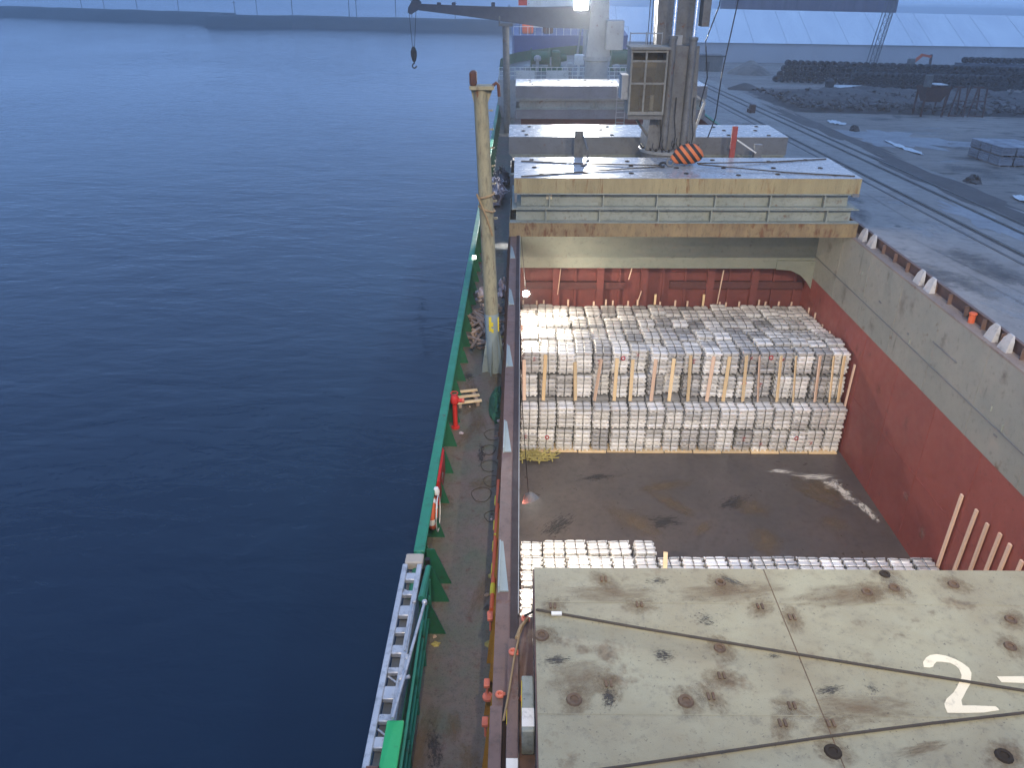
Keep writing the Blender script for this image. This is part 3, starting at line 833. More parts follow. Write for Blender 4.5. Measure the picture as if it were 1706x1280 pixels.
# ---- cross decks, hold 1 opening and its coaming
m = MB()
m.box(-.42, -.38, 43, 66, 0, 1.95); m.box(14.38, 14.42, 43, 66, 0, 1.95); m.box(-.38, 14.38, 43, 43.05, 0, 1.95); m.box(-.38, 14.38, 65.95, 66, 0, 1.95)
m.box(-.45, .05, 43, 66, 1.95, 2.0); m.box(13.95, 14.45, 43, 66, 1.95, 2.0)
m.build('forward_coaming', COAM, ship)
m = MB(); m.box(-.38, 14.38, 43.05, 65.95, -6, -5.8); m.build('forward_hold_floor', COAM_DARK, ship)
m = MB(); m.box(-.36, -.3, 43.05, 65.95, -5.8, 1.9); m.box(14.3, 14.36, 43.05, 65.95, -5.8, 1.9); m.box(-.3, 14.3, 65.6, 65.9, -5.8, 1.9); m.box(-.3, 14.3, 43.1, 43.2, -5.8, 1.9)
m.build('forward_hold_wall', REDWALL, ship)
# ---- forecastle
m = MB(); V = []
fy = [75.5, 84, 88, 92, 95, 98, 100, 101.5]
for y in fy: V += [(bowx(y, -1) + .05, y, 3.3), (bowx(y, 1) - .05, y, 3.3)]
m.add(V, [(2 * k, 2 * k + 1, 2 * k + 3, 2 * k + 2) for k in range(len(fy) - 1)])
fc = m.build('forecastle_deck', STEEL, ship)
m = MB(); m.box(XP + .05, XS - .05, 75.4, 75.5, 0, 3.3); m.build('forecastle_front', STEEL_L, fc)
rl = MB()
for k in range(38):
    x = XP + .2 + k * .48
    rl.cyl((x, 75.6, 3.3), (x, 75.6, 4.35), .03, .03, 5)
for z in (3.65, 4.0, 4.35): rl.cyl((XP + .2, 75.6, z), (XS - .2, 75.6, z), .035, .035, 5)
rl.build('forecastle_rail', WHITEP, fc)
for x0, x1 in ((-.4, 1.3), (2.4, 4.4), (11.0, 12.6)):
    m = MB(); m.box(x0, x1, 75.54, 75.57, 3.35, 4.1); m.build('rail_panel', WHITEP, fc)
for x, y, h in ((.6, 76.8, 1.0), (4.6, 77.2, 1.15), (8.9, 77, 1.0), (1.6, 79, 1.6)):
    m = MB(); m.lathe([(.15, 0), (.15, h - .3), (.30, h - .3), (.36, h - .1), (.30, h + .1), (.12, h + .2)], (x, y, 3.3), 12); m.build('mushroom_vent', STEEL_L, fc)
for x in (2.6, 10.6):   # windlasses
    m = MB()
    m.box(x - 1.6, x + 1.6, 82, 84.4, 3.3, 3.7)
    m.cyl((x - 1.5, 83.2, 4.5), (x + .2, 83.2, 4.5), .62, .62, 14); m.cyl((x - 1.6, 83.2, 4.5), (x - 1.5, 83.2, 4.5), .95, .95, 14); m.cyl((x + .2, 83.2, 4.5), (x + .3, 83.2, 4.5), .95, .95, 14)
    m.cbox(x + .5, x + 1.4, 82.5, 84, 3.7, 5.2, .15); m.cyl((x + 1.4, 83.2, 4.5), (x + 2.0, 83.2, 4.5), .35, .3, 12)
    m.build('windlass', GREEN_DARK, fc)
m = MB(); m.cbox(5.1, 5.95, 78.2, 79, 4.3, 5.2, .04); m.box(5.4, 5.6, 78.4, 78.8, 3.3, 4.3); m.build('white_locker', WHITEP, fc)
m = MB(); m.cyl((7, 90, 3.3), (7, 90, 17), .35, .22, 12); m.box(5.4, 8.6, 89.95, 90.1, 13, 13.2); m.cyl((6.0, 90, 3.3), (7, 90, 12), .12, .1, 8); m.cyl((8.0, 90, 3.3), (7, 90, 12), .12, .1, 8); m.build('foremast', STEEL_L, fc)

# ================================================================== HATCH COVERS
sock = MB(); sock.lathe([(.0, .004), (.055, .004), (.06, .025), (.10, .028), (.115, 0)], (0, 0, 0), 12)
sock_me = sock.mesh('lashing_socket', mat('rusty_socket', (.13, .085, .05), (.07, .05, .035), rust=.3, dirt=.4, rough=.7, scale=4))
sock_dk = sock.mesh('lashing_socket', mat('dark_socket', (.035, .028, .022), dirt=.3, rough=.85, spec=.2))
def socket(parent, x, y, z, s=1.0, dark=False):
    o = bpy.data.objects.new('lashing_socket', sock_dk if dark else sock_me); COL.objects.link(o)
    o.parent = parent; off = parent['_o']; o.location = (x - off[0], y - off[1], z - off[2] + .001); o.scale = (s, s, 1)
def cover(name, label, x0, x1, y0, y1, z0, z1, inverted, topm, skm, nstiff=6, nsock=(7, 3), full=False):
    t = thing(name, label, 'hatch cover', ((x0 + x1) / 2, (y0 + y1) / 2, z0), 'pontoon hatch covers')
    zm = z0 + .1 if full else (z0 + z1) / 2
    sk = (z0, zm) if inverted else (zm, z1 - .02)
    wb = (zm, z1) if inverted else (z0, zm)
    m = MB(); m.box(x0, x1, y0, y0 + .03, *sk); m.box(x0, x1, y1 - .03, y1, *sk); m.box(x0, x0 + .03, y0 + .03, y1 - .03, *sk); m.box(x1 - .03, x1, y0 + .03, y1 - .03, *sk)
    m.build('skirt', skm, t)
    a, c, e, f = x0 + .28, x1 - .28, y0 + .33, y1 - .33
    m = MB(); m.box(a, c, e, e + .03, *wb); m.box(a, c, f - .03, f, *wb); m.box(a, a + .03, e + .03, f - .03, *wb); m.box(c - .03, c, e + .03, f - .03, *wb)
    gw = m.build('girder_web', GIRDER if topm is not GIRDER_D else GIRDER_D, t)
    for k in range(nstiff):
        x = a + (c - a) * (k + .5) / nstiff + random.uniform(-.1, .1)
        m = MB(); m.box(x, x + .05, y0 + .06, e - .001, wb[0] + .03, wb[1] - .03); m.build('stiffener', GIRDER if topm is not GIRDER_D else GIRDER_D, gw)
    m = MB()
    if inverted: m.box(x0 + .1, x1 - .1, y0 + .02, y1 - .02, z1 - .05, z1); m.box(x0 + .02, x1 - .02, y0 - .04, y0 + .35, zm, zm + .03)
    else: m.box(x0 + .1, x1 - .1, y0 + .02, y1 - .02, z0, z0 + .05); m.box(x0 + .05, x1 - .05, y0 - .03, y0 + .34, zm - .045, zm - .002)
    m.build('flange', GIRDER, t)
    if not inverted:
        m = MB(); m.cbox(x0 - .01, x1 + .01, y0 - .01, y1 + .01, z1 - .02, z1, .006); tp = m.build('top_plate', topm, t)
        for i in range(nsock[0]):
            for j in range(nsock[1]):
                socket(tp, x0 + (x1 - x0) * (i + .5) / nsock[0] + random.uniform(-.3, .3), y0 + (y1 - y0) * (j + .5) / nsock[1] + random.uniform(-.2, .2), z1, .95, True)
    else:
        m = MB(); m.box(x0 + .03, x1 - .03, y0 + .03, y1 - .03, z0, z0 + .02); tp = m.build('bottom_plate', skm, t)
    return t, tp
c1, c1t = cover('hatch_cover', 'upper of two stacked grey covers, with yellow edge band and striped block on top', -.24, 13.88, 31.6, 35.62, 3.19, 4.45, False, COVER_FAR, YELLOW)
c1b, _ = cover('hatch_cover', 'lower of two stacked covers, rusty yellow band resting over the open hold', -.44, 14.12, 31.6, 35.65, 1.99, 3.18, True, COVER_FAR, BROWNY)
c2, c2t = cover('hatch_cover', 'plain grey cover lying on the stack right behind the near crane', -.56, 13.1, 39.0, 42.5, 3.8, 4.75, False, COVER_FAR, GIRDER_D, full=True)
c2b, _ = cover('hatch_cover', 'lower dark grey cover of the stack behind the near crane', -.5, 13.2, 39.0, 42.5, 2.0, 3.79, True, COVER_FAR, GIRDER_D)
c3, c3t = cover('hatch_cover', 'top cover of the farthest stack, just before the forecastle rail', -.36, 14.1, 61.8, 66.2, 3.4, 4.4, False, COVER_FAR, GIRDER_D, full=True)
c3b, _ = cover('hatch_cover', 'bottom cover of the farthest stack before the forecastle', -.36, 14.1, 61.8, 66.2, 2.01, 3.39, True, COVER_FAR, GIRDER_D)
for i in range(26):
    stain(c1t, random.uniform(.2, 13.4), random.uniform(31.9, 35.3), 4.453, random.uniform(.15, .7), random.uniform(.05, .16), random.uniform(-.3, .3), SCRATCH, 'scuff')
for x in (.55, ):
    m = MB(); m.box(x + .55, x + .78, 31.9, 31.925, 3.5, 3.72); m.build('notice_plate', CREAMP, c1)
# iron lugs along the right end of the upper cover
m = MB(); m.box(13.6, 13.88, 31.56, 31.7, 3.7, 3.83); m.build('end_lug', GIRDER_D, c1)
m = MB(); m.box(-.22, -.12, 31.56, 31.7, 3.45, 3.83); m.build('end_lug', GIRDER_D, c1)
# ladder on the side of the farthest stack
ld = MB()
for x in (7.3, 7.95): ld.bar((x, 61.6, 1.5), (x, 61.6, 4.9), .05, .05)
for k in range(9): ld.bar((7.3, 61.6, 1.8 + k * .36), (7.95, 61.6, 1.8 + k * .36), .04, .04)
one(ld, 'ladder', STEEL_L, 'short pale steel ladder hooked on the farthest cover stack', 'ladder', (7.6, 61.6, 1.5))

# ---- near cover with the painted number
nc = thing('hatch_cover', 'near greenish-grey cover marked with a big white painted 2', 'hatch cover', (7.3, 7.9, 2), 'pontoon hatch covers')
m = MB()
for y0, y1 in ((5.7, 7.088), (7.092, 9.188), (9.192, 10.0)):
    for x0, x1 in ((.27, 4.113), (4.117, 9.2), (9.204, 14.4)):
        m = MB(); m.cbox(x0, x1, y0, y1, 2.86, 2.9, .0015); p = m.build('top_plate', COVER, nc)
        if y0 == 7.092 and x0 == .27: ntop = p
m = MB(); m.box(.27, 14.4, 5.7, 10.0, 2.845, 2.8595); m.build('under_plate', GIRDER_D, nc)
for a_, c_ in ((.25, .2695), (14.4005, 14.42)):
    m = MB(); m.box(a_, c_, 5.7, 10.0, 2.05, 2.87); m.build('side_skirt', COAM, nc)
for a_, c_ in ((10.0005, 10.02), (5.68, 5.6995)):
    m = MB(); m.box(.27, 14.4, a_, c_, 2.05, 2.87); m.build('end_skirt', GIRDER, nc)
for y in (7.09, 9.19):
    m = MB(); m.box(.28, 14.39, y - .005, y + .005, 2.898, 2.9035); m.build('weld_bead', COVER, nc)
m = MB(); m.box(4.108, 4.122, 5.71, 9.99, 2.898, 2.9045); m.build('weld_bead', MATS['rusty_socket'], nc)
two = [(5.85, 7.94), (5.88, 8.03), (5.96, 8.11), (6.04, 8.16), (6.15, 8.18), (6.27, 8.15), (6.37, 8.09), (6.44, 8.02), (6.49, 7.93), (6.48, 7.84), (6.43, 7.75), (6.36, 7.64), (6.26, 7.54), (6.15, 7.42), (6.1, 7.37), (6.07, 7.28), (6.23, 7.28), (6.51, 7.27), (6.53, 7.24), (6.53, 7.21), (6.31, 7.17), (6.05, 7.16), (5.81, 7.16), (5.82, 7.25), (5.84, 7.31), (5.91, 7.39), (6.05, 7.49), (6.14, 7.58), (6.23, 7.68), (6.29, 7.75), (6.32, 7.8), (6.34, 7.91), (6.32, 7.97), (6.27, 8.02), (6.15, 8.04), (6.08, 8.04), (6.02, 7.99), (5.99, 7.95), (5.93, 7.93)]
m = MB(); m.prism(two, 'z', 2.9005, 2.904); m.build('painted_digit', CREAMP, nc)
m = MB(); m.prism([(6.81, 7.78), (7.4, 7.79), (7.4, 7.66), (6.82, 7.68)], 'z', 2.9005, 2.904); m.build('painted_dash', CREAMP, nc)
for i, (x, y) in enumerate(((.36, 8.48), (.78, 7.32), (2.31, 7.31), (4.05, 6.55), (6.21, 6.51), (2.99, 8.26), (6.1, 9.89), (5.64, 9.46), (6.12, 9.57), (7.12, 9.65), (7.62, 8.88), (7.31, 8.34), (3.32, 9.66), (9, 8.3), (9.4, 6.8))):
    socket(nc, x, y, 2.9, 1.0 if i < 5 else .8, i in (3, 4, 6))
    stain(nc, x + .03, y, 2.9025, .34, .26, i, RUSTSTAIN, 'rust_stain')
for i, (x, y) in enumerate(((1.92, 9.14), (3.82, 9.12), (4.25, 8.89), (2.67, 7.39), (3.74, 7.25), (4.17, 6.97), (3.53, 6.97), (1.28, 7.59), (1.41, 9.72), (2.9, 7.75), (.55, 9.1))):
    m = MB()
    for d_ in (-.035, .035): m.cbox(x + d_ - .018, x + d_ + .018, y - .06, y + .06, 2.9, 2.93, .006)
    m.build('lashing_lug', MATS['rusty_socket'], nc)
    stain(nc, x, y - .03, 2.9025, .36, .22, i * .7, RUSTSTAIN, 'rust_stain')
for i, (x, y, rx, ry, mm) in enumerate(((.55, 8.02, .42, .18, DARKSTAIN), (2.13, 8.11, .3, .26, DARKSTAIN), (4.34, 7.52, .42, .17, DARKSTAIN), (1.26, 7.36, .2, .36, DARKSTAIN), (2.29, 9.69, .62, .24, SCRATCH), (3.52, 9.7, .72, .26, SCRATCH), (2.89, 8.83, .55, .42, SCRATCH), (3.75, 8.12, .4, .16, SCRATCH), (4.95, 7.55, .3, .2, SCRATCH), (5.2, 6.6, .5, .1, RUSTSTAIN), (1.5, 9.4, 1.0, .25, RUSTSTAIN), (3.4, 9.45, 1.1, .25, RUSTSTAIN), (5.3, 9.4, 1.2, .3, RUSTSTAIN), (4.7, 7.2, .9, .3, RUSTSTAIN), (.9, 7.7, .6, .4, RUSTSTAIN))):
    stain(nc, x, y, 2.9035 + .0003 * i, rx, ry, (-.35 if mm is SCRATCH else .1) + (.55 if mm is SCRATCH else .15) * math.sin(i * 3.7), mm, 'dark_smear' if mm is not RUSTSTAIN else 'rust_stain')
# slings over the near cover
def rope(name, m, pts, r, label, cat='wire rope', grp=None):
    P = []
    for k in range(len(pts) - 1):
        a, c = Vector(pts[k]), Vector(pts[k + 1])
        for i in range(8): P.append(a.lerp(c, i / 8))
    P.append(Vector(pts[-1]))
    mb = MB(); mb.tube(P, r, 6)
    return one(mb, name, m, label, cat, tuple(pts[0]), grp)
rope('wire_sling', ROPE, [(.12, 9.66, 2.14), (.30, 8.99, 2.93), (1.9, 8.62, 2.925), (3.6, 8.24, 2.93), (5.2, 7.9, 2.925), (7.4, 7.44, 2.93), (9, 7.3, 2.95)], .021, 'tarry wire sling crossing the near cover above the painted 2', 'sling', 'wire slings')
rope('wire_sling', ROPE, [(.05, 6.1, 2.3), (.32, 6.13, 2.93), (2, 6.41, 2.925), (4, 6.75, 2.925), (5.5, 6.97, 2.93), (6.9, 7.16, 2.93), (9, 7.3, 2.95)], .021, 'tarry wire sling crossing the near cover below the painted 2', 'sling', 'wire slings')
m = MB(); m.box(.52, .68, 8.86, 8.92, 2.935, 2.965); one(m, 'sling_tag', WHITEP, 'small white tag on the wire sling at the cover corner', 'tag', (.6, 8.9, 2.93))
# the block and its four slings on the far cover
STRIPE = mat('orange_block_paint', (.62, .16, .04), (.5, .12, .035), dirt=.25, rough=.5)
hb = thing('hook_block', 'orange and black striped hook block lying on the stacked covers', 'hook block', (7.05, 33.6, 4.45))
Mb = Matrix.Rotation(rad(-22), 4, 'Y') @ Matrix.Rotation(rad(90), 4, 'Y')
prof = [(.02, -.66), (.16, -.62), (.26, -.45), (.40, -.2), (.46, .1), (.42, .36), (.30, .55), (.10, .62)]
flat = Matrix.Diagonal((1, .55, 1, 1))
for k in range(9):
    # stripes as separate bands of the cheek plates
    t0_, t1_ = -.62 + k * .137, -.62 + (k + 1) * .137
    def rr(z):
        for (r0, z0), (r1, z1) in zip(prof, prof[1:]):
            if z0 <= z <= z1: return r0 + (r1 - r0) * (z - z0) / (z1 - z0)
        return .1
    m = MB(); e = .0 if k % 2 else .012
    sh = Matrix.Identity(4); sh[2][0] = .35
    m.lathe([(rr(t0_) + e, t0_), (rr((t0_ + t1_) / 2) + e, (t0_ + t1_) / 2), (rr(t1_) + e, t1_)], (7.1, 33.6, 4.98), 20, Mb @ flat @ sh)
    m.build('block_band', STRIPE if k % 2 == 0 else BLACK, hb) if k % 2 else m.build('block_band', STRIPE, hb)
m = MB(); m.torus((6.42, 33.6, 4.66), .14, .045, Matrix.Rotation(rad(80), 4, 'X')); m.build('swivel_ring', STEEL, hb)
m = MB(); m.torus((6.15, 33.6, 4.56), .16, .05, Matrix.Rotation(rad(20), 4, 'X'), arc=4.8); m.build('hook', BLACK, hb)
for pts, lab in ((((6.1, 33.7, 4.52), (3, 34.1, 4.48), (.05, 34.73, 4.47)), 'wire sling running to the port forward corner of the stacked cover'),
                 (((6.1, 33.5, 4.52), (3, 32.7, 4.48), (.05, 31.75, 4.47)), 'wire sling running to the port near corner of the stacked cover'),
                 (((7.6, 33.7, 4.6), (11, 34.6, 4.48), (13.7, 35.3, 4.47)), 'wire sling running to the starboard forward corner of the stacked cover'),
                 (((7.6, 33.5, 4.6), (11, 32.6, 4.48), (13.7, 31.95, 4.47)), 'wire sling running to the starboard near corner of the stacked cover')):
    rope('wire_sling', ROPE, pts, .028, lab, 'sling', 'wire slings')

# ================================================================== CRANES
cr = thing('deck_crane', 'near grey hydraulic deck crane with glazed cab and raised jib', 'crane', (6.95, 37.4, 0), 'deck cranes')
m = MB(); m.lathe([(1.2, 0), (1.2, 4.2), (1.28, 4.25), (1.28, 4.42)], (6.95, 37.4, 0), 28); m.build('pedestal', STEEL, cr)
m = MB(); m.lathe([(1.34, 0), (1.36, .12), (1.1, .16)], (6.95, 37.4, 4.43), 28); sr = m.build('slewing_ring', STEEL_L, cr)
for k in range(26):
    a = 2 * math.pi * k / 26
    m = MB(); m.cyl((6.95 + 1.24 * math.cos(a), 37.4 + 1.24 * math.sin(a), 4.555), (6.95 + 1.24 * math.cos(a), 37.4 + 1.24 * math.sin(a), 4.68), .05, .05, 6); m.build('bolt', BLACK, sr)
m = MB()
for z0, z1, w0, w1, d0, d1 in ((4.6, 6.6, 1.15, .98, 1.0, .9), (6.6, 9.0, .98, .9, .9, .8)):
    m.add([(6.95 + sx * w, 37.6 + sy * d_, z) for z, w, d_ in ((z0, w0, d0), (z1, w1, d1)) for sx, sy in ((-1, -1), (1, -1), (1, 1), (-1, 1))],
          [(0, 1, 5, 4), (1, 2, 6, 5), (2, 3, 7, 6), (3, 0, 4, 7), (4, 5, 6, 7), (3, 2, 1, 0)])
m.build('column', STEEL, cr)
m = MB(); m.add([(6.95 + sx * w, 38.0 + oy + sy * .5, z) for z, w, oy in ((6.2, .78, 0), (12, .95, .4), (24, .6, 1.4)) for sx, sy in ((-1, -1), (1, -1), (1, 1), (-1, 1))],
               [(0, 1, 5, 4), (1, 2, 6, 5), (2, 3, 7, 6), (3, 0, 4, 7), (4, 5, 9, 8), (5, 6, 10, 9), (6, 7, 11, 10), (7, 4, 8, 11), (8, 9, 10, 11), (3, 2, 1, 0)])
jb = m.build('jib', STEEL, cr)
m = MB(); m.box(7.92, 8.25, 37.2, 38.0, 9.75, 12); m.build('jib_bracket', STEEL, jb)
m = MB(); m.box(6.85, 7.15, 37.28, 37.45, 4.6, 9.4); m.build('hose_channel', STEEL_L, cr)
for x, zb in ((6.62, 9.4), (7.52, 9.35)):
    m = MB(); m.cyl((x - .02, 36.55, 4.7), (x + .02, 36.75, zb), .17, .17, 14); m.cyl((x + .02, 36.74, zb - .12), (x + .02, 36.755, zb), .2, .2, 14); m.build('cylinder_barrel', STEEL, cr)
    m = MB(); m.cyl((x + .02, 36.76, zb), (x + .1, 37.1, 15), .085, .085, 12); m.build('cylinder_rod', CHROME, cr)
for k, (x, dz) in enumerate(((6.2, 0), (7.1, .1), (7.9, .05), (7.35, .2), (6.75, .1))):    # hoses looping at the foot
    P = [Vector((x + .16 * math.cos(a) * (1 + .2 * k), 36.2, 4.85 + dz + .22 * math.sin(a) * (1 + .15 * k))) for a in [2.6 + i * .42 for i in range(10)]]
    m = MB(); m.tube(P, .022, 6); m.build('hose', BLACK, cr)
for x in (6.35, 7.0, 7.8):
    m = MB(); m.tube([(x, 36.3, 4.7), (x + .05, 36.25, 5.3), (x - .04, 36.4, 6.0), (x, 36.62, 6.9)], .026, 6); m.build('hose', BLACK, cr)
# starboard bracket with cables
m = MB(); m.bar((8.0, 37.3, 4.9), (8.45, 37.3, 6.6), .1, .1); m.bar((8.45, 37.3, 6.6), (8.0, 37.3, 6.9), .08, .08); m.build('cable_bracket', STEEL_L, cr)
# cab
m = MB()
x0, x1, y0, y1, z0, z1 = 4.72, 6.30, 35.6, 36.9, 6.35, 8.95
m.box(x0, x1, y1 - .04, y1, z0, z1); m.box(x0, x0 + .04, y0 + .25, y1 - .04, z0, z1); m.box(x1 - .04, x1, y0 + .25, y1 - .04, z0, z1); m.box(x0, x1, y0, y1, z0 - .06, z0); m.box(x0 - .06, x1 + .06, y0 - .1, y1 + .1, z1, z1 + .1)
cab = m.build('cab', CABGREY, cr)
m = MB()
for x in (x0, x0 + .62, x1 - .08): m.box(x, x + .08, y0, y0 + .08, z0, z1)
for z in (z0, z0 + 1.2, z1 - .12, z1 - .5): m.box(x0 + .08, x1 - .08, y0 + .005, y0 + .075, z, z + .08)
m.box(x0, x0 + .06, y0 + .08, y0 + .25, z0, z1); m.box(x1 - .06, x1, y0 + .08, y0 + .25, z0, z1)
m.build('window_frame', CABGREY, cab)
for a, c, e, f in ((x0 + .08, x0 + .62, z0 + .08, z0 + 1.2), (x0 + .7, x1 - .08, z0 + .08, z0 + 1.2), (x0 + .08, x0 + .62, z0 + 1.28, z1 - .5), (x0 + .7, x1 - .08, z0 + 1.28, z1 - .5)):
    m = MB(); m.box(a, c, y0 + .03, y0 + .045, e, f); m.build('window_pane', GLASS, cab)
m = MB(); m.box(x0 + .05, x1 - .05, y1 - .07, y1 - .045, z0 + .05, z1 - .05); m.build('interior_panel', INTERIOR, cab)
m = MB(); m.cbox(5.3, 5.85, 36.1, 36.6, z0 + .05, z0 + .6, .06); m.cbox(5.3, 5.85, 36.55, 36.68, z0 + .55, z0 + 1.4, .05); m.build('driver_seat', SEATM, cab)
m = MB(); m.cbox(5.7, 5.86, 35.8, 35.95, z0 + .1, z0 + .75, .02); m.build('control_lever_box', CREAMP, cab)
m = MB(); m.bar((5.0, 36.7, 6.3), (6.1, 36.9, 4.9), .1, .1); m.bar((6.1, 36.4, 6.3), (6.3, 36.8, 5.4), .1, .1); m.box(4.75, 6.3, 35.75, 35.85, 6.08, 6.28); m.build('cab_bracket', STEEL, cr)
m = MB(); m.box(4.42, 4.72, 35.9, 36.9, 6.9, 7.9); m.build('side_locker', STEEL_L, cr)
m = MB()
for x in (4.8, 5.5, 6.2): m.cyl((x, 36.95, 8.9), (x, 36.95, 9.55), .025, .025, 5)
m.cyl((4.8, 36.95, 9.5), (6.2, 36.95, 9.5), .025, .025, 5); m.build('cab_rail', STEEL_L, cr)
for x in (5.75, 5.62, 5.9):
    m = MB(); m.cyl((x, 37.3, 8.6), (x + .12, 38.2, 20), .018, .018, 5); m.build('hoist_wire', ROPE, cr)
for pts in (((8.75, 37.3, 14), (8.55, 37, 10.6), (8.1, 36.9, 9.2), (8.35, 36.9, 7.7), (8.1, 36.9, 6.2)), ((9.6, 37.4, 13), (9.35, 37.2, 10.5), (9.0, 37, 7.8), (8.95, 37, 6), (8.65, 37, 4.9))):
    m = MB(); P = []
    for a, c in zip(pts, pts[1:]):
        for i in range(6): P.append(Vector(a).lerp(Vector(c), i / 6))
    m.tube(P, .028, 5); m.build('hanging_cable', BLACK, cr)

cq = thing('deck_crane', 'far deck crane by the forecastle, dark jib laid out to port with hanging hook', 'crane', (6.4, 70, 0), 'deck cranes')
m = MB(); m.lathe([(1.0, 0), (1.0, 5.4), (1.15, 5.5), (1.15, 5.8)], (6.4, 70, 0), 24); m.build('pedestal', STEEL_L, cq)
m = MB(); m.add([(6.4 + sx * w, 70 + sy * w, z) for z, w in ((5.8, 1.0), (9.0, .75), (12, .6)) for sx, sy in ((-1, -1), (1, -1), (1, 1), (-1, 1))],
               [(0, 1, 5, 4), (1, 2, 6, 5), (2, 3, 7, 6), (3, 0, 4, 7), (4, 5, 9, 8), (5, 6, 10, 9), (6, 7, 11, 10), (7, 4, 8, 11), (8, 9, 10, 11)]); m.build('column', STEEL_L, cq)
m = MB(); J = []
for x, zc, h, w in ((5.6, 8.75, .85, .5), (2, 8.75, .75, .45), (-1.0, 8.95, .55, .38), (-5, 9.25, .36, .3), (-8.3, 9.5, .24, .22)):
    J += [(x, 69.6 - w, zc - h), (x, 69.6 + w, zc - h), (x, 69.6 + w, zc + h), (x, 69.6 - w, zc + h)]
m.add(J, [(k * 4 + i, k * 4 + (i + 1) % 4, k * 4 + 4 + (i + 1) % 4, k * 4 + 4 + i) for k in range(4) for i in range(4)] + [(3, 2, 1, 0), (16, 17, 18, 19)])
jq = m.build('jib', DARKBLUE, cq)
m = MB(); m.prism([(-8.1, 9.85), (-8.3, 10.1), (-8.75, 10.05), (-9.15, 9.45), (-9.2, 9.1), (-8.95, 8.95), (-8.6, 9.15), (-8.3, 9.3), (-8.1, 9.25)], 'y', 69.38, 69.82); m.build('sheave_head', DARKBLUE, jq)
for x in (-6.8, -5.6, -2.4):
    m = MB(); m.cbox(x, x + .3, 69.4, 69.75, 9.5 if x < -5 else 9.45, 9.85, .04); m.build('sheave_guard', DARKBLUE, jq)
for x in (-9.12, -8.55):
    m = MB(); m.cyl((x, 69.6, 9.2), (-8.92 + (x + 8.84) * .25, 69.6, 6.3), .022, .022, 5); m.build('hoist_wire', ROPE, cq)
m = MB(); m.lathe([(.04, .6), (.16, .5), (.26, .2), (.26, -.1), (.16, -.5), (.06, -.62)], (-8.92, 69.6, 5.95), 12, Matrix.Diagonal((1, .6, 1, 1))); m.build('hook_block', BLACK, cq)
m = MB(); m.torus((-8.92, 69.6, 5.05), .17, .055, Matrix.Rotation(rad(90), 4, 'X') @ Matrix.Rotation(rad(100), 4, 'Z'), arc=4.6); m.cyl((-8.92, 69.6, 5.4), (-8.9, 69.6, 5.2), .06, .05, 6); m.build('hook', BLACK, cq)
m = MB(); m.box(-.2, .5, 69.3, 69.8, 9.62, 10.3); m.build('red_box', REDP, cq)
m = MB(); m.box(1.0, 1.6, 69.3, 69.8, 9.62, 10.1); m.build('white_box', WHITEP, cq)
m = MB(); m.cbox(6.9, 8.3, 68.0, 69.2, 6.4, 8.6, .06); m.build('cab', STEEL_L, cq)
# far port jib-rest mast
jm = thing('jib_rest_mast', 'slim grey mast under the far jib on the port side', 'mast', (-1.15, 67.5, 0))
m = MB(); m.cyl((-1.1, 67.5, 0), (-1.2, 67.5, 8.2), .30, .27, 14); m.build('tube', STEEL, jm)
m = MB(); m.box(-1.75, -.65, 67.2, 67.8, 8.2, 8.4); m.box(-1.75, -1.65, 67.2, 67.8, 8.4, 8.9); m.build('cradle', STEEL, jm)
# near cream jib-rest post
jp = thing('jib_rest_post', 'tall cream-painted jib rest post with grey finned foot beside the hold', 'post', (-.86, 23, 0))
pb, pt = Vector((-.83, 23, 0)), Vector((-1.13, 23, 8.9))
m = MB(); m.cyl(pb.lerp(pt, .235), pt, .225, .20, 20); m.build('tube', POST, jp)
m = MB(); m.cyl(pb, pb.lerp(pt, .236), .232, .228, 20); ft = m.build('foot', POSTGREY, jp)
for a in range(6):
    an = a * math.pi / 3 + .3
    cx_, cy_ = math.cos(an), math.sin(an)
    m = MB(); t_ = Vector((-cy_, cx_, 0)) * .012
    base = Vector((-.84, 23, 0))
    q4 = [base + Vector((cx_, cy_, 0)) * r + Vector((0, 0, z)) for r, z in ((.2, 0), (.42, 0), (.40, .25), (.2, 1.5))]
    m.add([p - t_ for p in q4] + [p + t_ for p in q4], [(0, 1, 2, 3), (7, 6, 5, 4), (0, 4, 5, 1), (1, 5, 6, 2), (2, 6, 7, 3), (3, 7, 4, 0)])
    m.build('fin', POSTGREY, ft)
YEL = mat('yellow_marking', (.62, .5, .03), dirt=.2, rough=.6)
for z0, z1, x0, x1 in ((1.55, 2.05, -.98, -.90), (1.72, 1.86, -.90, -.84), (1.5, 1.64, -.90, -.83), (1.5, 2.0, -.70, -.655)):
    m = MB(); yy = 23 - math.sqrt(max(.0, .235 ** 2 - ((x0 + x1) / 2 + .88) ** 2)) - .005
    m.box(x0, x1, yy - .006, yy, z0, z1); m.build('painted_mark', YEL, ft)
m = MB(); m.box(-1.42, -.74, 22.75, 23.25, 8.9, 9.0); m.prism([(-1.4, 8.9), (-.78, 8.9), (-.95, 8.45), (-1.3, 8.45)], 'y', 22.97, 23.03); m.build('cradle', POST, jp)
m = MB(); m.cbox(-1.42, -1.22, 22.78, 23.22, 9.0, 9.38, .05); m.build('cradle_horn', RUSTM, jp)
m = MB(); m.tube([(-.78, 23, 8.98), (-.68, 23, 9.06), (-.62, 23, 9.0), (-.6, 23, 8.7)], .05, 6); m.build('cradle_hook', RUSTM, jp)
for k in range(7):
    z = 5.2 + k * .52
    m = MB(); f = z / 8.9; x = -.83 - .3 * f + .21; m.tube([(x, 22.95, z), (x + .11, 22.95, z), (x + .11, 23.1, z), (x, 23.1, z)], .014, 5); m.build('rung', POST, jp)
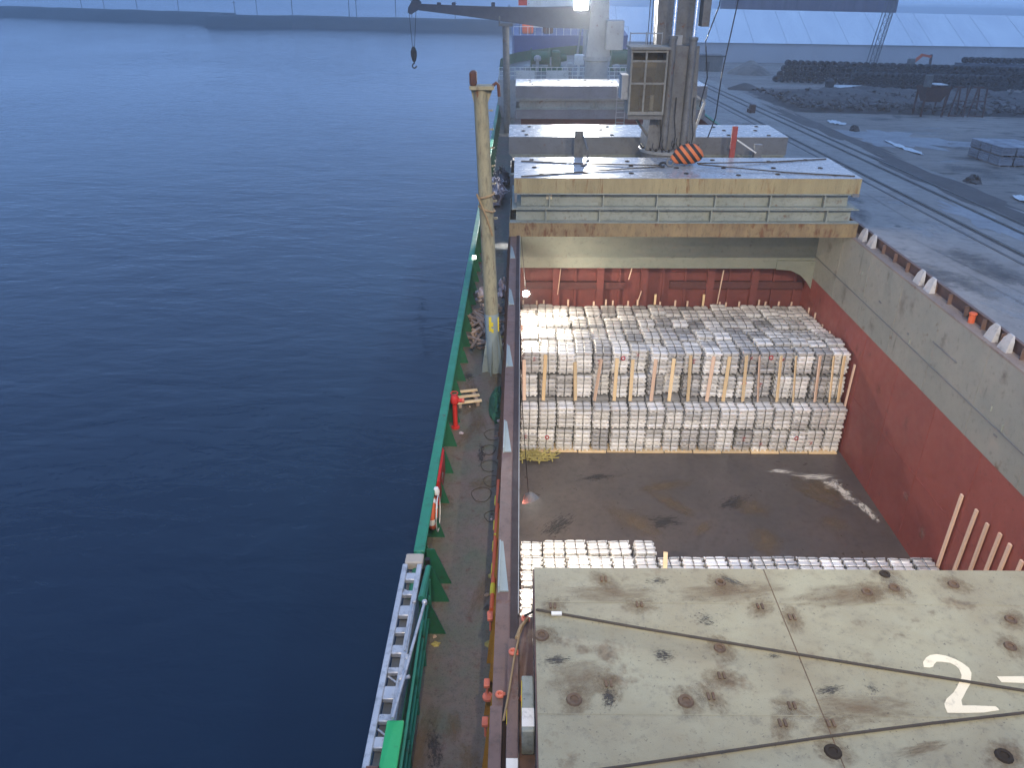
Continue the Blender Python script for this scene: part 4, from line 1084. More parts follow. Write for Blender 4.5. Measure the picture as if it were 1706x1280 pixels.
rope('lashing_rope', MANILA, [(-1.28, 22.76, 6.0), (-1.0, 22.74, 5.3), (-.83, 22.82, 4.7)], .03, 'frayed rope lashed around the middle of the cream post', 'rope')
m = MB(); m.torus((-1.02, 23, 5.9), .25, .035, Matrix.Rotation(rad(-14), 4, 'Y')); m.torus((-1.0, 23, 5.5), .25, .03, Matrix.Rotation(rad(18), 4, 'Y'))
one(m, 'rope_turns', MANILA, 'two turns of old rope round the cream post', 'rope', (-1, 23, 5.5))
# two small posts on the cross deck
m = MB(); m.box(2.55, 2.98, 37.45, 37.6, 0, 5.3); m.bar((2.95, 37.35, 5.1), (3.1, 36.3, 4.65), .07, .07); m.bar((3.1, 36.3, 4.68), (3.08, 36.25, 4.0), .1, .05)
one(m, 'stowage_post', STEEL, 'grey flat post with a bent rod on the cross deck left of the crane', 'post', (2.75, 37.5, 0), 'stowage posts on the cross deck')
m = MB(); m.box(9.92, 10.16, 37.4, 37.56, 0, 5.5)
rp = one(m, 'stowage_post', mat('faded_red_paint', (.36, .06, .05), (.28, .05, .04), rust=.2, dirt=.3), 'faded red flat post on the cross deck right of the crane', 'post', (10, 37.5, 0), 'stowage posts on the cross deck')
m = MB(); m.bar((10.2, 37.38, 4.9), (11.1, 37.2, 4.35), .06, .06); m.build('rod', WHITEP, rp)
m = MB(); m.box(11.05, 11.4, 37.3, 37.6, 0, 4.7); one(m, 'stowage_post', GIRDER_D, 'short dark post beside the red post on the cross deck', 'post', (11.2, 37.4, 0), 'stowage posts on the cross deck')

# ================================================================== SIDE DECK, GANGWAY, NEAR COAMING FITTINGS
# open green rail beside the gangway
gr = thing('deck_railing', 'green pipe railing along the deck edge beside the silver gangway', 'railing', (-1.8, 9, 0))
for k in range(7):
    y = 11.6 - k * 1.1
    m = MB(); m.cyl((-1.78, y, 0), (-1.76, y, 1.15), .03, .03, 8); m.build('post', GREEN, gr)
for z in (.4, .75, 1.15):
    m = MB(); m.cyl((-1.78, 11.65, z), (-1.74, 4.5, z), .028, .028, 8); m.build('rail', GREEN, gr)
m = MB(); m.cyl((-1.84, 11.0, 1.22), (-1.8, 11.9, 1.22), .07, .055, 10); m.build('end_roller', GREEN, gr)
m = MB(); m.box(-1.90, -1.885, 4.5, 11.6, 0, .92); m.build('spurn_plate', GREEN_DARK, gr)
gw = thing('gangway', 'silver aluminium gangway stowed along the green deck rail', 'gangway', (-2.1, 9, 1))
for x in (-2.275, -1.985):
    m = MB(); m.cbox(x - .055, x + .05, 4.6, 12.0, 1.1, 1.22, .012); m.build('stringer', SILVER, gw)
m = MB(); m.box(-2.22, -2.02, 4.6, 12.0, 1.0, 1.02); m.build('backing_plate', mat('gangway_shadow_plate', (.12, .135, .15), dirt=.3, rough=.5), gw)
yy = 11.75
for k in range(14):
    w = (.20, .12, .26, .14)[k % 4]
    m = MB(); m.cbox(-2.225, -2.015, yy - w, yy, 1.1, 1.205, .012); m.build('tread', SILVER, gw)
    yy -= (.50, .40, .55, .42)[k % 4]
for k in range(6):
    m = MB(); m.bar((-2.22, 11.35 - k * 1.05, 1.12), (-2.03, 11.2 - k * 1.05, 1.12), .03, .03); m.build('brace', SILVER, gw)
m = MB(); m.cbox(-2.29, -1.93, 12.0, 12.28, 1.05, 1.25, .02); m.build('end_plate', mat('gangway_end', (.42, .37, .30), dirt=.2, rough=.6), gw)
for a, c, r in (((-1.92, 10.62, 1.5), (-1.96, 9.6, 1.35), .022), ((-1.72, 10.62, 1.5), (-1.95, 8.15, 1.45), .028), ((-1.9, 9.5, 1.3), (-1.98, 8.3, 1.3), .03), ((-1.96, 9.05, 1.3), (-1.80, 9.05, 1.35), .03)):
    m = MB(); m.cyl(a, c, r, r, 8)
    m.lathe([(r, -.05), (r * 1.8, -.03), (r * 1.8, .03), (r, .05)], a, 8); m.build('stanchion', SILVER, gw)
m = MB(); m.cbox(-2.07, -1.80, 5.0, 8.28, .9, 1.25, .015)
one(m, 'platform_box', mat('bright_green_paint', (.02, .40, .12), (.02, .36, .11), dirt=.1, rough=.4), 'bright green box beside the foot of the silver gangway', 'box', (-1.93, 7, .9))
m = MB(); m.cyl((-2.24, 7.3, 1.2), (-2.06, 7.3, 1.2), .17, .17, 14); one(m, 'winch_drum', RUSTM, 'rusty winch drum at the lower end of the gangway', 'drum', (-2.15, 7.3, 1.2))
m = MB()
for y in (12.4, 12.15, 11.9): m.box(-1.93, -1.84, y - .05, y + .05, 0, 1.0)
m.box(-1.95, -1.82, 11.75, 12.6, .5, .62); one(m, 'gate_hinge', BLACK, 'black hinge post where the bulwark meets the gangway', 'hinge', (-1.9, 12.2, 0))
for y, lab in ((12.2, 0), (11.3, 1), (12.75, 2)):
    m = MB(); m.prism([(-1.95, 0), (-1.45, 0), (-1.78, .95), (-1.95, .95)], 'y', y, y + .03); m.build('gusset', GREEN_DARK, gr)
# hydrant, fire box, lifebuoy on the bulwark
hy = thing('fire_hydrant', 'red fire hydrant standing against the green bulwark', 'hydrant', (-1.85, 19.3, 0))
m = MB(); m.cyl((-1.85, 19.3, 0), (-1.85, 19.3, .85), .07, .07, 12); m.cyl((-1.85, 19.3, 0), (-1.85, 19.3, .05), .12, .12, 12); m.build('pipe', REDP, hy)
m = MB(); m.lathe([(.07, .8), (.12, .86), (.13, 1.0), (.09, 1.08), (.03, 1.1)], (-1.85, 19.3, 0), 12); m.cyl((-1.85, 19.3, .92), (-1.62, 19.3, .92), .06, .06, 10); m.build('valve', REDP, hy)
m = MB(); m.cyl((-1.63, 19.3, .92), (-1.57, 19.3, .92), .075, .075, 10); m.build('cap', PADEYE, hy)
m = MB(); m.torus((-1.85, 19.3, 1.16), .1, .015, n=14, m=5); m.build('handwheel', REDP, hy)
fx = thing('hose_box', 'red fire hose box fixed inside the green bulwark', 'box', (-1.98, 15.9, .2))
m = MB(); m.cbox(-2.12, -1.93, 15.2, 16.7, .25, 1.0, .02); m.build('case', REDP, fx)
m = MB(); m.cbox(-1.93, -1.91, 15.25, 16.65, .3, .95, .005); m.build('lid', REDP, fx)
m = MB(); m.cbox(-1.91, -1.89, 15.9, 16.0, .55, .7, .005); m.build('latch', STEEL, fx)
lb = thing('lifebuoy', 'orange and white lifebuoy with rope hung inside the bulwark', 'lifebuoy', (-2.0, 14.4, .65))
Ml = Matrix.Rotation(rad(90), 4, 'Y')
for k in range(4):
    for (a0, w, mm, nm) in ((k * 90 + 12, 66, ORANGE, 'ring_segment'), (k * 90 - 12, 24, WHITEP, 'white_band')):
        m = MB(); m.torus((-1.98, 14.35, .68), .30, .085, Ml @ Matrix.Rotation(rad(a0), 4, 'Z'), n=10, m=10, arc=rad(w)); m.build(nm, mm, lb)
m = MB(); m.tube([(-1.86, 14.35 + .42 * math.cos(a), .68 + .42 * math.sin(a)) for a in [i * .4 for i in range(17)]], .014, 5); m.build('grab_line', WHITEP, lb)
m = MB(); m.lathe([(.04, 0), (.07, .03), (.08, .12), (.05, .2)], (-1.92, 14.7, .95), 10); m.build('marker_light', WHITEP, lb)
# dark wire loops lying on the deck
for i, (x, y, r) in enumerate(((-.95, 16.0, .25), (-.8, 17.3, .22), (-.85, 18.1, .2), (-.75, 18.9, .24), (-.72, 16.6, .2), (-.65, 15.1, .18))):
    m = MB(); P = [(x + r * math.cos(a) * (1 + .1 * math.sin(3 * a)), y + r * 1.25 * math.sin(a), .02 + .01 * math.sin(a * 2)) for a in [k * .3 for k in range(19 if i % 2 else 22)]]
    m.tube(P, .009, 5)
    one(m, 'wire_loop', ROPE, ('%s dark wire loop lying on the side deck, counted from the bridge' % ORD[[1, 3, 4, 5, 2, 0][i]]), 'wire', (x, y, 0), 'wire loops on the side deck')
# small broken pallet
pl = thing('broken_pallet', 'small broken wooden pallet on the side deck by the hydrant', 'pallet', (-1.6, 20.9, 0))
Mp = Matrix.Translation((-1.6, 20.9, 0)) @ Matrix.Rotation(rad(14), 4, 'Z')
for k, (y, z) in enumerate(((-.36, .16), (.0, .16), (.34, .16))):
    m = MB(); m.box(-.38, .38, y - .06, y + .06, z, z + .035, Mp); m.build('slat', TIMBER, pl)
for x in (-.3, .25):
    m = MB(); m.box(x - .05, x + .05, -.42, .42, .02, .155, Mp); m.build('bearer', TIMBER_O, pl)
# loose dunnage
rd = random.Random(8)
for k in range(64):
    L_ = rd.uniform(.45, 1.25); w = rd.uniform(.06, .11)
    x, y = rd.uniform(-1.72, -1.0), rd.uniform(24.6, 28.0)
    if k > 46: x, y = rd.uniform(-1.75, -1.2), rd.uniform(23.6, 29.5); L_ *= .8
    elif k > 36: x, y = rd.uniform(-.62, -.5), rd.uniform(24.5, 28.4); L_ *= .6
    M = Matrix.Translation((x, y, .06 + rd.uniform(0, .32))) @ Euler((rd.uniform(-.15, .15), rd.uniform(-.2, .2), rd.uniform(-1.1, 1.1) + (1.57 if k % 3 == 0 else 0))).to_matrix().to_4x4()
    m = MB(); m.box(-w / 2, w / 2, -L_ / 2, L_ / 2, -w * .35, w * .35)
    o = m.build('dunnage_plank', TIMBER_O); o.matrix_world = M
    tag(o, 'weathered loose dunnage plank in the heap around the cream post foot', 'plank', 'loose dunnage by the post')
one(lump(-.66, 20.6, 0, .24, .95, .4, 3), 'green_net', NET, 'crumpled dark green net heaped against the coaming', 'net', (-.66, 20.6, 0))
one(lump(-1.5, 29.6, 0, .28, .45, .4, 5, jag=.35), 'rag_sack', RAG, 'white and pink sack of rags by the bulwark beyond the post', 'sack', (-1.5, 29.6, 0))
one(lump(-.68, 30.2, 0, .2, .55, .55, 6, jag=.35), 'rag_sack', RAG, 'pale sack leaning on the coaming beyond the post', 'sack', (-.7, 30.2, 0))
one(lump(-1.45, 45.5, 0, .5, 1.9, .9, 7, jag=.4), 'rope_heap', mat('rope_heap_fibre', (.42, .38, .42), (.12, .10, .12), dirt=.5, rough=.9, scale=6, bump=.8), 'pale tangled rope heap on the deck beside the first cover stack', 'rope', (-1.4, 45.5, 0))
one(lump(-1.2, 49.5, 0, .55, 1.6, .8, 9, jag=.4), 'rope_heap', mat('dark_rope_fibre', (.12, .11, .12), (.05, .045, .05), dirt=.5, rough=.9, scale=6, bump=.8), 'dark tangled rope heap farther along the side deck', 'rope', (-1.2, 49.5, 0))
m = MB()
for k in range(60):
    P = []; x, y, z = -1.4 + rd.uniform(-.45, .45), 45.4 + rd.uniform(-1.7, 1.7), .5 + rd.uniform(0, .5)
    for i in range(6):
        P.append((x, y, z)); x += rd.uniform(-.18, .18); y += rd.uniform(-.3, .3); z = max(.05, z + rd.uniform(-.2, .12))
    m.tube(P, .025, 4)
o = m.build('rope_ends', RAG); tag(o, 'loose pale rope ends sprawling over the rope heap', 'rope', None, 'stuff')
for k in range(26):
    y = rd.uniform(9, 31); x = rd.uniform(-.7, -.55) if k % 3 else rd.uniform(-1.7, -1.5); s_ = rd.uniform(.02, .06)
    m = lump(x, y, 0, s_ * rd.uniform(1, 2.2), s_ * rd.uniform(1, 2.5), s_, k, 7, 3, .4)
    one(m, 'deck_scrap', (TIMBER_O, RAG, STRAW, SCRAP)[k % 4], 'small scrap of litter lying on the side deck', 'scrap', (x, y, 0), 'scraps on the side deck')
for k in range(26):
    stain(bpy.data.objects['main_deck'], rd.uniform(-1.9, -.7), rd.uniform(7, 40), .0025 + .0001 * k, rd.uniform(.15, .5), rd.uniform(.3, 1.2), rd.uniform(-.4, .4), DARKSTAIN if k % 3 == 0 else RUSTSTAIN, 'deck_stain')
# orange pipe with yellow bands along the coaming
op = thing('coaming_pipe', 'orange and yellow painted pipe run along the port coaming', 'pipe', (-.5, 13, .8))
m = MB(); m.cyl((-.50, 10.9, 1.05), (-.47, 15.0, 1.15), .045, .045, 10); m.build('pipe', ORANGE, op)
for y in (11.3, 11.9, 12.6, 13.3, 14.2):
    m = MB(); m.cyl((-.499, y, 1.058), (-.497, y + .28, 1.065), .052, .052, 10); m.build('yellow_band', YEL, op)
m = MB(); m.box(-.52, -.36, 13.0, 13.05, 1.1, 1.16); m.build('bracket', YEL, op)
for y in (10.35, 8.45):
    m = MB(); m.lathe([(.02, 0), (.09, .02), (.09, .07), (.02, .09)], (-.5, y + .5, .95), 12); m.build('valve_wheel', PADEYE, op)
# near coaming: beams, pad eyes, box lids
nb = thing('coaming_ledge', 'brown steel ledge with pad eyes beside the near cover', 'ledge', (0, 7.5, 2))
m = MB(); m.box(.02, .249, 2.7, 9.75, 1.9, 2.02); m.build('ledge_plate', COAM, nb)
m = MB(); m.cbox(-.155, .012, 2.8, 9.0, 2.04, 2.3, .01); m.build('beam', COAM, nb)
m = MB(); m.cbox(-.40, -.22, 2.8, 7.75, 2.0, 2.25, .01); m.build('beam', COAM, nb)
m = MB(); m.box(-.215, -.16, 2.8, 8.1, 2.0, 2.05); m.build('gutter', COAM_DARK, nb)
m = MB(); m.cbox(.06, .235, 7.05, 8.0, 2.1, 2.6, .015); bx = m.build('box_lid', GIRDER, nb)
m = MB(); m.box(.062, .233, 7.12, 7.42, 2.6, 2.606); m.build('white_pad', WHITEP, bx)
m = MB(); m.box(.055, .062, 7.45, 7.9, 2.4, 2.603); m.build('yellow_edge', YEL, bx)
m = MB(); m.box(-.15, .008, 6.55, 6.85, 2.3, 2.306); m.build('white_pad', WHITEP, nb)
m = MB(); m.box(-.158, -.15, 7.4, 7.75, 2.25, 2.303); m.build('yellow_edge', YEL, nb)
for x, y, z in ((.12, 9.69, 2.02), (-.075, 8.7, 2.3), (-.27, 8.12, 2.02), (.16, 8.35, 2.02), (.1, 8.05, 2.02)):
    m = MB(); m.torus((x, y, z + .025), .048, .024, n=18, m=8); m.cbox(x - .02, x + .085, y - .05, y + .05, z, z + .02, .005); m.build('pad_eye', PADEYE, nb)
for k, y in enumerate((10.4, 8.9, 8.15)):
    m = MB(); m.cbox(-.56, -.46, y, y + .16, 1.25, 1.32, .01); m.cyl((-.51, y + .08, .95), (-.51, y + .08, 1.25), .02, .02, 6); m.build('turnbuckle', PADEYE, nb)
rope('lashing_rope', MANILA, [(.14, 9.62, 2.12), (.02, 9.0, 2.36), (-.06, 8.5, 2.36), (-.14, 7.8, 2.36), (-.2, 7.45, 2.3)], .018, 'old manila lashing stretched from the pad eye down the coaming', 'rope')
rope('lashing_rope', MANILA, [(.16, 9.62, 2.1), (.05, 9.25, 2.3), (-.02, 8.95, 2.36)], .032, 'thick frayed rope bundle beside the pad eye at the cover corner', 'rope')

# ================================================================== CARGO: ingot bundles
BW, BD, BH = .705, .70, 1.12
layer_me = {}
for v in range(4):
    r = random.Random(v)
    m = MB()
    h = .168
    for i in range(2):
        for j in range(3):
            x0 = -BW / 2 + .03 + i * (BW - .06) / 2; x1 = x0 + (BW - .06) / 2 - .008
            y0 = -BD / 2 + .015 + j * (BD - .03) / 3; y1 = y0 + (BD - .03) / 3 - .008
            k = r.uniform(-.008, .008)
            m.cbox(x0, x1, y0 + k, y1 + k, .012, h, .03)
    for s in (-1, 1):      # ingot ends sticking out at the sides
        for j in range(3):
            yy = -BD / 2 + .09 + j * .25 + r.uniform(-.03, .03)
            m.box(s * (BW / 2 - .04), s * (BW / 2 + .004), yy, yy + .09, .06, .14)
    for i in range(2):     # scalloped foot
        x0 = -BW / 2 + .03 + i * (BW - .06) / 2
        m.box(x0 + .03, x0 + .10, -BD / 2 + .02, BD / 2 - .02, -.02, .014); m.box(x0 + .23, x0 + .30, -BD / 2 + .02, BD / 2 - .02, -.02, .014)
    layer_me[v, 0] = m.mesh('ingot_layer', ALU)
    layer_me[v, 1] = m.mesh('ingot_layer', ALU_DULL)
st = MB()
for y in (-.16, .19):
    st.box(-BW / 2 + .02, BW / 2 - .02, y, y + .02, BH - .115, BH - .111); st.box(-BW / 2 - .006, -BW / 2 + .0, y, y + .02, 0, BH - .11); st.box(BW / 2, BW / 2 + .006, y, y + .02, 0, BH - .11)
st.box(-.004, .010, -BD / 2 - .004, -BD / 2 + .01, 0, BH - .112); st.box(-.004, .010, -BD / 2, BD / 2, BH - .115, BH - .111)
strap_me = st.mesh('strap', STRAP)
mk = MB(); mk.box(-.09, .09, -.004, 0, -.09, .09)
mark_me = []
for v in range(3):
    m = MB()
    if v == 0: m.torus((0, 0, 0), .07, .022, Matrix.Rotation(rad(90), 4, 'X') @ Matrix.Diagonal((1, 1.2, .2, 1)), n=14, m=5)
    elif v == 1:
        m.bar((-.07, 0, .09), (.06, 0, -.06), .03, .008); m.bar((.05, .0, .08), (-.05, 0, -.09), .03, .008)
    else:
        m.bar((0, 0, .1), (.01, 0, -.1), .035, .008); m.bar((-.06, 0, .02), (.08, 0, .05), .03, .008); m.bar((-.05, 0, -.1), (.06, 0, -.08), .03, .008)
    mark_me.append(m.mesh('painted_mark', REDMARK))
rb = random.Random(21)
def bundle(x, y, z, label, group, layers=5, dull=0, tilt=0.0, mark=None):
    e = bpy.data.objects.new('ingot_bundle', None); COL.objects.link(e)
    e.empty_display_size = .1
    e.location = (x, y, z); e.rotation_euler = (tilt, rb.uniform(-.025, .025), rb.uniform(-.06, .06))
    tag(e, label, 'ingot bundle', group)
    for k in range(layers):
        o = bpy.data.objects.new('ingot_layer', layer_me[rb.randrange(4), dull]); COL.objects.link(o)
        o.parent = e
        o.location = (rb.uniform(-.018, .018), rb.uniform(-.022, .022), .02 + k * .2)
        o.rotation_euler = (0, 0, (math.pi if rb.random() < .5 else 0) + rb.uniform(-.012, .012))
    o = bpy.data.objects.new('strap', strap_me); COL.objects.link(o); o.parent = e
    o.location = (0, 0, (layers - 5) * .2 + (.0 if layers == 5 else .0))
    if mark is not None:
        o = bpy.data.objects.new('painted_mark', mark_me[mark]); COL.objects.link(o); o.parent = e
        o.location = (rb.uniform(-.15, .2), -BD / 2 - .008, rb.uniform(.35, .8))
    return e
NC = 18
PITCH = 13.86 / NC
def colx(k): return .06 + (k + .5) * PITCH
Z0 = ZF + .07
marks_low = {(0, 0): 2, (0, 1): 0, (0, 12): 2, (0, 13): 1, (0, 15): 0, (0, 16): 1}
for tier in range(2):
    for c in range(NC):
        bundle(colx(c) + rb.uniform(-.02, .02), 28.3 + BD / 2 + rb.uniform(-.035, .035), Z0 + tier * BH, 'silver ingot bundle, %s from the port wall in the %s tier of the front face' % (ORD[c], ('lowest', 'second')[tier]),
               'ingot bundles, lower front face', 5, 1 if rb.random() < (.45 if tier == 0 else .2) else 0, 0, marks_low.get((tier, c)))
marks_up = {(3, 0): 2, (3, 4): 1, (3, 5): 0, (3, 6): 1, (3, 9): 2, (2, 12): 0, (3, 12): 1, (3, 13): 0, (2, 13): 2, (3, 14): 1}
for tier in (2, 3):
    for c in range(NC):
        if (tier, c) in ((3, 6),) : pass
        bundle(colx(c) + rb.uniform(-.05, .05), 29.12 + BD / 2 + rb.uniform(-.09, .06) + (.28 if (tier, c) in ((2, 7), (2, 8), (3, 6), (2, 4)) else 0), Z0 + tier * BH, 'silver ingot bundle, %s from port in the %s tier behind the upright battens' % (ORD[c], {2: 'third', 3: 'top'}[tier]),
               'ingot bundles, battened upper face', 5, 1 if rb.random() < .3 else 0, rb.uniform(-.02, .03), marks_up.get((tier, c)))
for row in range(1, 8):
    for c in range(NC):
        z = Z0 + 3 * BH + (-.09 if row % 2 else .03) + rb.uniform(-.08, .07) - .055 * row
        if row < 2 and c >= 12: z += .16
        bundle(colx(c) + rb.uniform(-.03, .03) + .05 * (row % 2), 29.12 + row * .825 + BD / 2 + rb.uniform(-.05, .05), z,
               'silver ingot bundle on top of the stow, %s row behind the battens, %s from port' % (ORD[row], ORD[c]), 'ingot bundles on top of the stow', 5, 1 if rb.random() < .25 else 0, rb.uniform(-.05, .03))
mass = MB()
for row in range(1, 8):
    for c in range(NC):
        for tier in range(3):
            x, y = colx(c), 29.12 + row * .825 + BD / 2
            mass.box(x - BW / 2, x + BW / 2, y - BD / 2, y + BD / 2, Z0 + tier * BH, Z0 + tier * BH + BH - (.12 if tier == 2 else .02))
    for tier in range(2): pass
for c in range(NC):
    mass.box(colx(c) - BW / 2, colx(c) + BW / 2, 29.14, 29.14 + BD, Z0, Z0 + 2 * BH - .1)
o = mass.build('inner_ingot_bundles', ALU_DULL); tag(o, 'grey ingot bundles buried inside the stow under the top rows', 'ingot bundle', None, 'stuff')
# near single-tier stow
def near(c, row, lab):
    bundle(colx(c) + rb.uniform(-.03, .03), 21.06 - BD / 2 - row * .79 + rb.uniform(-.04, .04), Z0 + rb.uniform(0, .03), lab, 'ingot bundles of the near stow', 5, 0 if c < 9 else (1 if rb.random() < .35 else 0), rb.uniform(-.02, .02))
for c in range(6): near(c, 0, 'bright ingot bundle, %s from port in the short front row of the near stow' % ORD[c])
for row in (1, 2):
    for c in range(NC): near(c, row, 'bright ingot bundle, %s from port in the %s row of the near stow' % (ORD[c], ('long', 'half-hidden')[row - 1]))
for row in range(3, 8): near(0, row, 'bright ingot bundle against the port wall, %s from the front of the near stow' % ORD[row])
m = MB(); m.bar((4.83, 19.55, -5.52), (4.98, 20.35, -5.5), .14, .02); one(m, 'short_batten', TIMBER, 'short yellowish batten lying on the near ingot stow', 'batten', (4.9, 20, -5.5))
# planks under the front bundles
for k in range(11):
    x = .1 + k * 1.25
    m = MB(); m.box(x, x + 1.2, 28.22 + .03 * (k % 2), 28.95, ZF + .005, ZF + .065)
    one(m, 'bearing_plank', TIMBER, 'pale plank under the front ingot face, %s from port' % ORD[k], 'plank', (x + .6, 28.5, ZF), 'planks under the ingot face')
# uprights against the upper face
T = [(0.21, -2.54, 0.23, -4.53), (1.11, -2.3, 1.05, -4.53), (2.35, -2.64, 2.42, -4.6), (3.45, -2.5, 3.24, -4.6), (4.11, -2.45, 4.09, -4.53), (4.77, -2.5, 4.77, -4.53), (5.74, -2.5, 5.67, -4.53), (6.49, -2.45, 6.44, -4.53), (7.17, -2.3, 7.24, -4.53), (8.15, -2.35, 8.05, -4.53), (8.8, -2.35, 8.75, -4.53), (9.5, -2.3, 9.59, -4.53), (10.04, -2.3, 10.24, -4.53), (10.94, -2.3, 11.05, -4.53), (11.56, -2.3, 11.75, -4.53), (12.56, -2.3, 12.67, -4.53), (13.13, -2.3, 13.3, -4.53), (13.57, -2.31, 13.66, -4.53)]
for k, (xa, za, xb, zb) in enumerate(T):
    m = MB(); m.bar((0, -.10, 0), (xa - xb, .03, za + 4.42), .145, .05)
    o = m.build('timber_upright', TIMBER if k % 3 else TIMBER_P); o.location = (xb, 29.0, -4.42)
    tag(o, 'pale wooden upright against the battened ingot face, %s from port' % ORD[k], 'timber', 'uprights on the ingot face')
for k, x in enumerate([0.19, 0.86, 1.21, 1.89, 2.42, 3.7, 4.3, 4.64, 5.4, 5.87, 6.21, 6.73, 6.99, 7.74, 8.35, 9.12, 9.95, 10.26, 10.91, 11.64, 11.88, 12.21, 12.87, 13.5]):
    tall = k in (11, 15, 19)
    m = MB(); m.box(-.05 if tall else -.04, .05 if tall else .04, 0, .05, -1.2, .42 if tall else rb.uniform(.0, .15))
    o = m.build('timber_upright', TIMBER if tall else TIMBER_P); o.location = (x, 35.72, -2.62)
    tag(o, 'wooden batten tip showing behind the stow at the far bulkhead, %s from port' % ORD[k], 'timber', 'batten tips at the far bulkhead')
for k, (y, z) in enumerate(((34.61, -2.49), (33.75, -2.4), (32.72, -2.55), (31.79, -2.48), (31.26, -2.47), (30.43, -2.5))):
    m = MB(); m.box(0, .05, -.05, .05, -1.5, .1); o = m.build('timber_upright', TIMBER_P); o.location = (13.93, y, z - .02)
    tag(o, 'wooden batten tip beside the stow on the starboard wall, %s from the bulkhead' % ORD[k], 'timber', 'batten tips on the starboard wall')
m = MB(); m.box(0, .06, -.05, .05, 0, 3.35); o = m.build('timber_upright', TIMBER_P); o.location = (13.86, 28.72, -5.9); o.rotation_euler = (0, rad(.6), 0)
tag(o, 'tall wooden upright on the starboard wall just before the big stow', 'timber', 'uprights on the starboard wall')
for k, (y, z) in enumerate(((19.84, -2.65), (19.05, -2.59), (18.36, -2.62), (17.78, -2.49), (17.3, -2.47), (16.67, -2.54))):
    m = MB(); m.box(0, .06, -.06, .06, 0, z + 6.55); o = m.build('timber_upright', TIMBER_P); o.location = (13.86, y, -6.6); o.rotation_euler = (rb.uniform(-.02, .02), rad(.6), 0)
    tag(o, 'tall pale upright on the starboard wall over the near stow, %s from the bow end' % ORD[k], 'timber', 'uprights on the starboard wall')
# debris and spill on the hold floor
m = MB()
for k in range(90):
    x, y = .12 + abs(rd.gauss(0, .65)), 27.85 + rd.uniform(-.35, .3)
    if x > 1.7: continue
    M = Matrix.Translation((x, y, ZF + .05 + rd.uniform(0, .12))) @ Euler((rd.uniform(-.3, .3), rd.uniform(-.3, .3), rd.uniform(0, 3.1))).to_matrix().to_4x4()
    l = rd.uniform(.1, .32); m.box(-.025, .025, -l, l, -.012, .012, M)
o = m.build('straw_litter', STRAW); tag(o, 'yellowish straw and splinter litter at the port corner of the ingot face', 'litter', None, 'stuff')
for x, y, rx, ry, ro in ((12.2, 26.5, 1.7, .5, -.1), (13.1, 25.4, .5, 1.6, .25), (13.55, 24.2, .35, 1.4, .2), (11.0, 26.9, 1.0, .3, 0), (12.7, 25.9, .9, .7, .5)):
    stain(fl, x, y, ZF + .004 + .0005 * x, rx, ry, ro, WHITESPILL, 'white_spill')
for k in range(14):
    stain(fl, rd.uniform(1, 13), rd.uniform(21.5, 27.5), ZF + .0125 + .0004 * k, rd.uniform(.5, 1.6), rd.uniform(.3, .9), rd.uniform(0, 3), DARKSTAIN if k % 4 == 0 else RUSTSTAIN, 'floor_stain')

# ================================================================== LAMPS (each light sits in its own fitting)
def lamp(kind, name, loc, power, col, parent, radius=.1, aim=None, size=None, blend=.3):
    ld = bpy.data.lights.new(name, kind); ld.energy = power; ld.color = col; ld.shadow_soft_size = radius
    if kind == 'SPOT': ld.spot_size = size; ld.spot_blend = blend
    o = bpy.data.objects.new(name, ld); COL.objects.link(o)
    off = Vector(parent['_o'])
    o.parent = parent; o.location = Vector(loc) - off
    if aim is not None: o.rotation_euler = (Vector(aim) - Vector(loc)).to_track_quat('-Z', 'Y').to_euler()
    return o
WARM = (1.0, .84, .64); COOLW = (.93, .97, 1.0)
def floodlight(loc, aim, label, power, col, size, glow, scale=1.0, grp='ship floodlights'):
    loc, aim = Vector(loc), Vector(aim)
    t = thing('floodlight', label, 'floodlight', tuple(loc), grp)
    q = (aim - loc).to_track_quat('-Z', 'Y').to_matrix().to_4x4()
    M = Matrix.Translation(loc) @ q
    s = scale
    m = MB(); m.add([M @ Vector((sx * w, sy * h, z)) for z, w, h in ((.0, .26 * s, .2 * s), (.22 * s, .12 * s, .1 * s)) for sx, sy in ((-1, -1), (1, -1), (1, 1), (-1, 1))], [(0, 1, 5, 4), (1, 2, 6, 5), (2, 3, 7, 6), (3, 0, 4, 7), (4, 5, 6, 7)]); m.build('housing', STEEL, t)
    m = MB(); m.lathe([(.02, .0), (.17 * s, .0), (.185 * s, -.01), (.12 * s, -.03), (.02, -.04)], tuple(loc), 20, q); m.build('lens', emit('flood_lens', col, glow), t)
    m = MB(); m.bar(M @ Vector((0, .22 * s, .1)), M @ Vector((0, .22 * s, .35 * s)), .05, .05); m.build('bracket', STEEL, t)
    lamp('SPOT', 'flood_beam', M @ Vector((0, 0, -.06)), power, col, t, .18 * s, aim, size, 1.0)
    return t
floodlight((4.75, 67.6, 9.78), (4.5, 30, 6.0), 'dazzling floodlight on the far crane facing the bridge', 30000, (1, .96, .88), rad(130), 900, 2.2)
floodlight((-1.2, -2.0, 16.5), (9.0, 19, -2), 'warm floodlight on the port bridge wing over the near cover', 3700, (1, .78, .50), rad(115), 60)
floodlight((3.0, -3.0, 22.5), (5.0, 30, -3.5), 'warm bridge floodlight beamed at the port half of the hold', 10500, WARM, rad(66), 60, 1, 'ship floodlights')
floodlight((11.0, -3.0, 22.5), (9.5, 29, -3.5), 'warm bridge floodlight beamed at the starboard half of the hold', 10500, WARM, rad(66), 60, 1, 'ship floodlights')
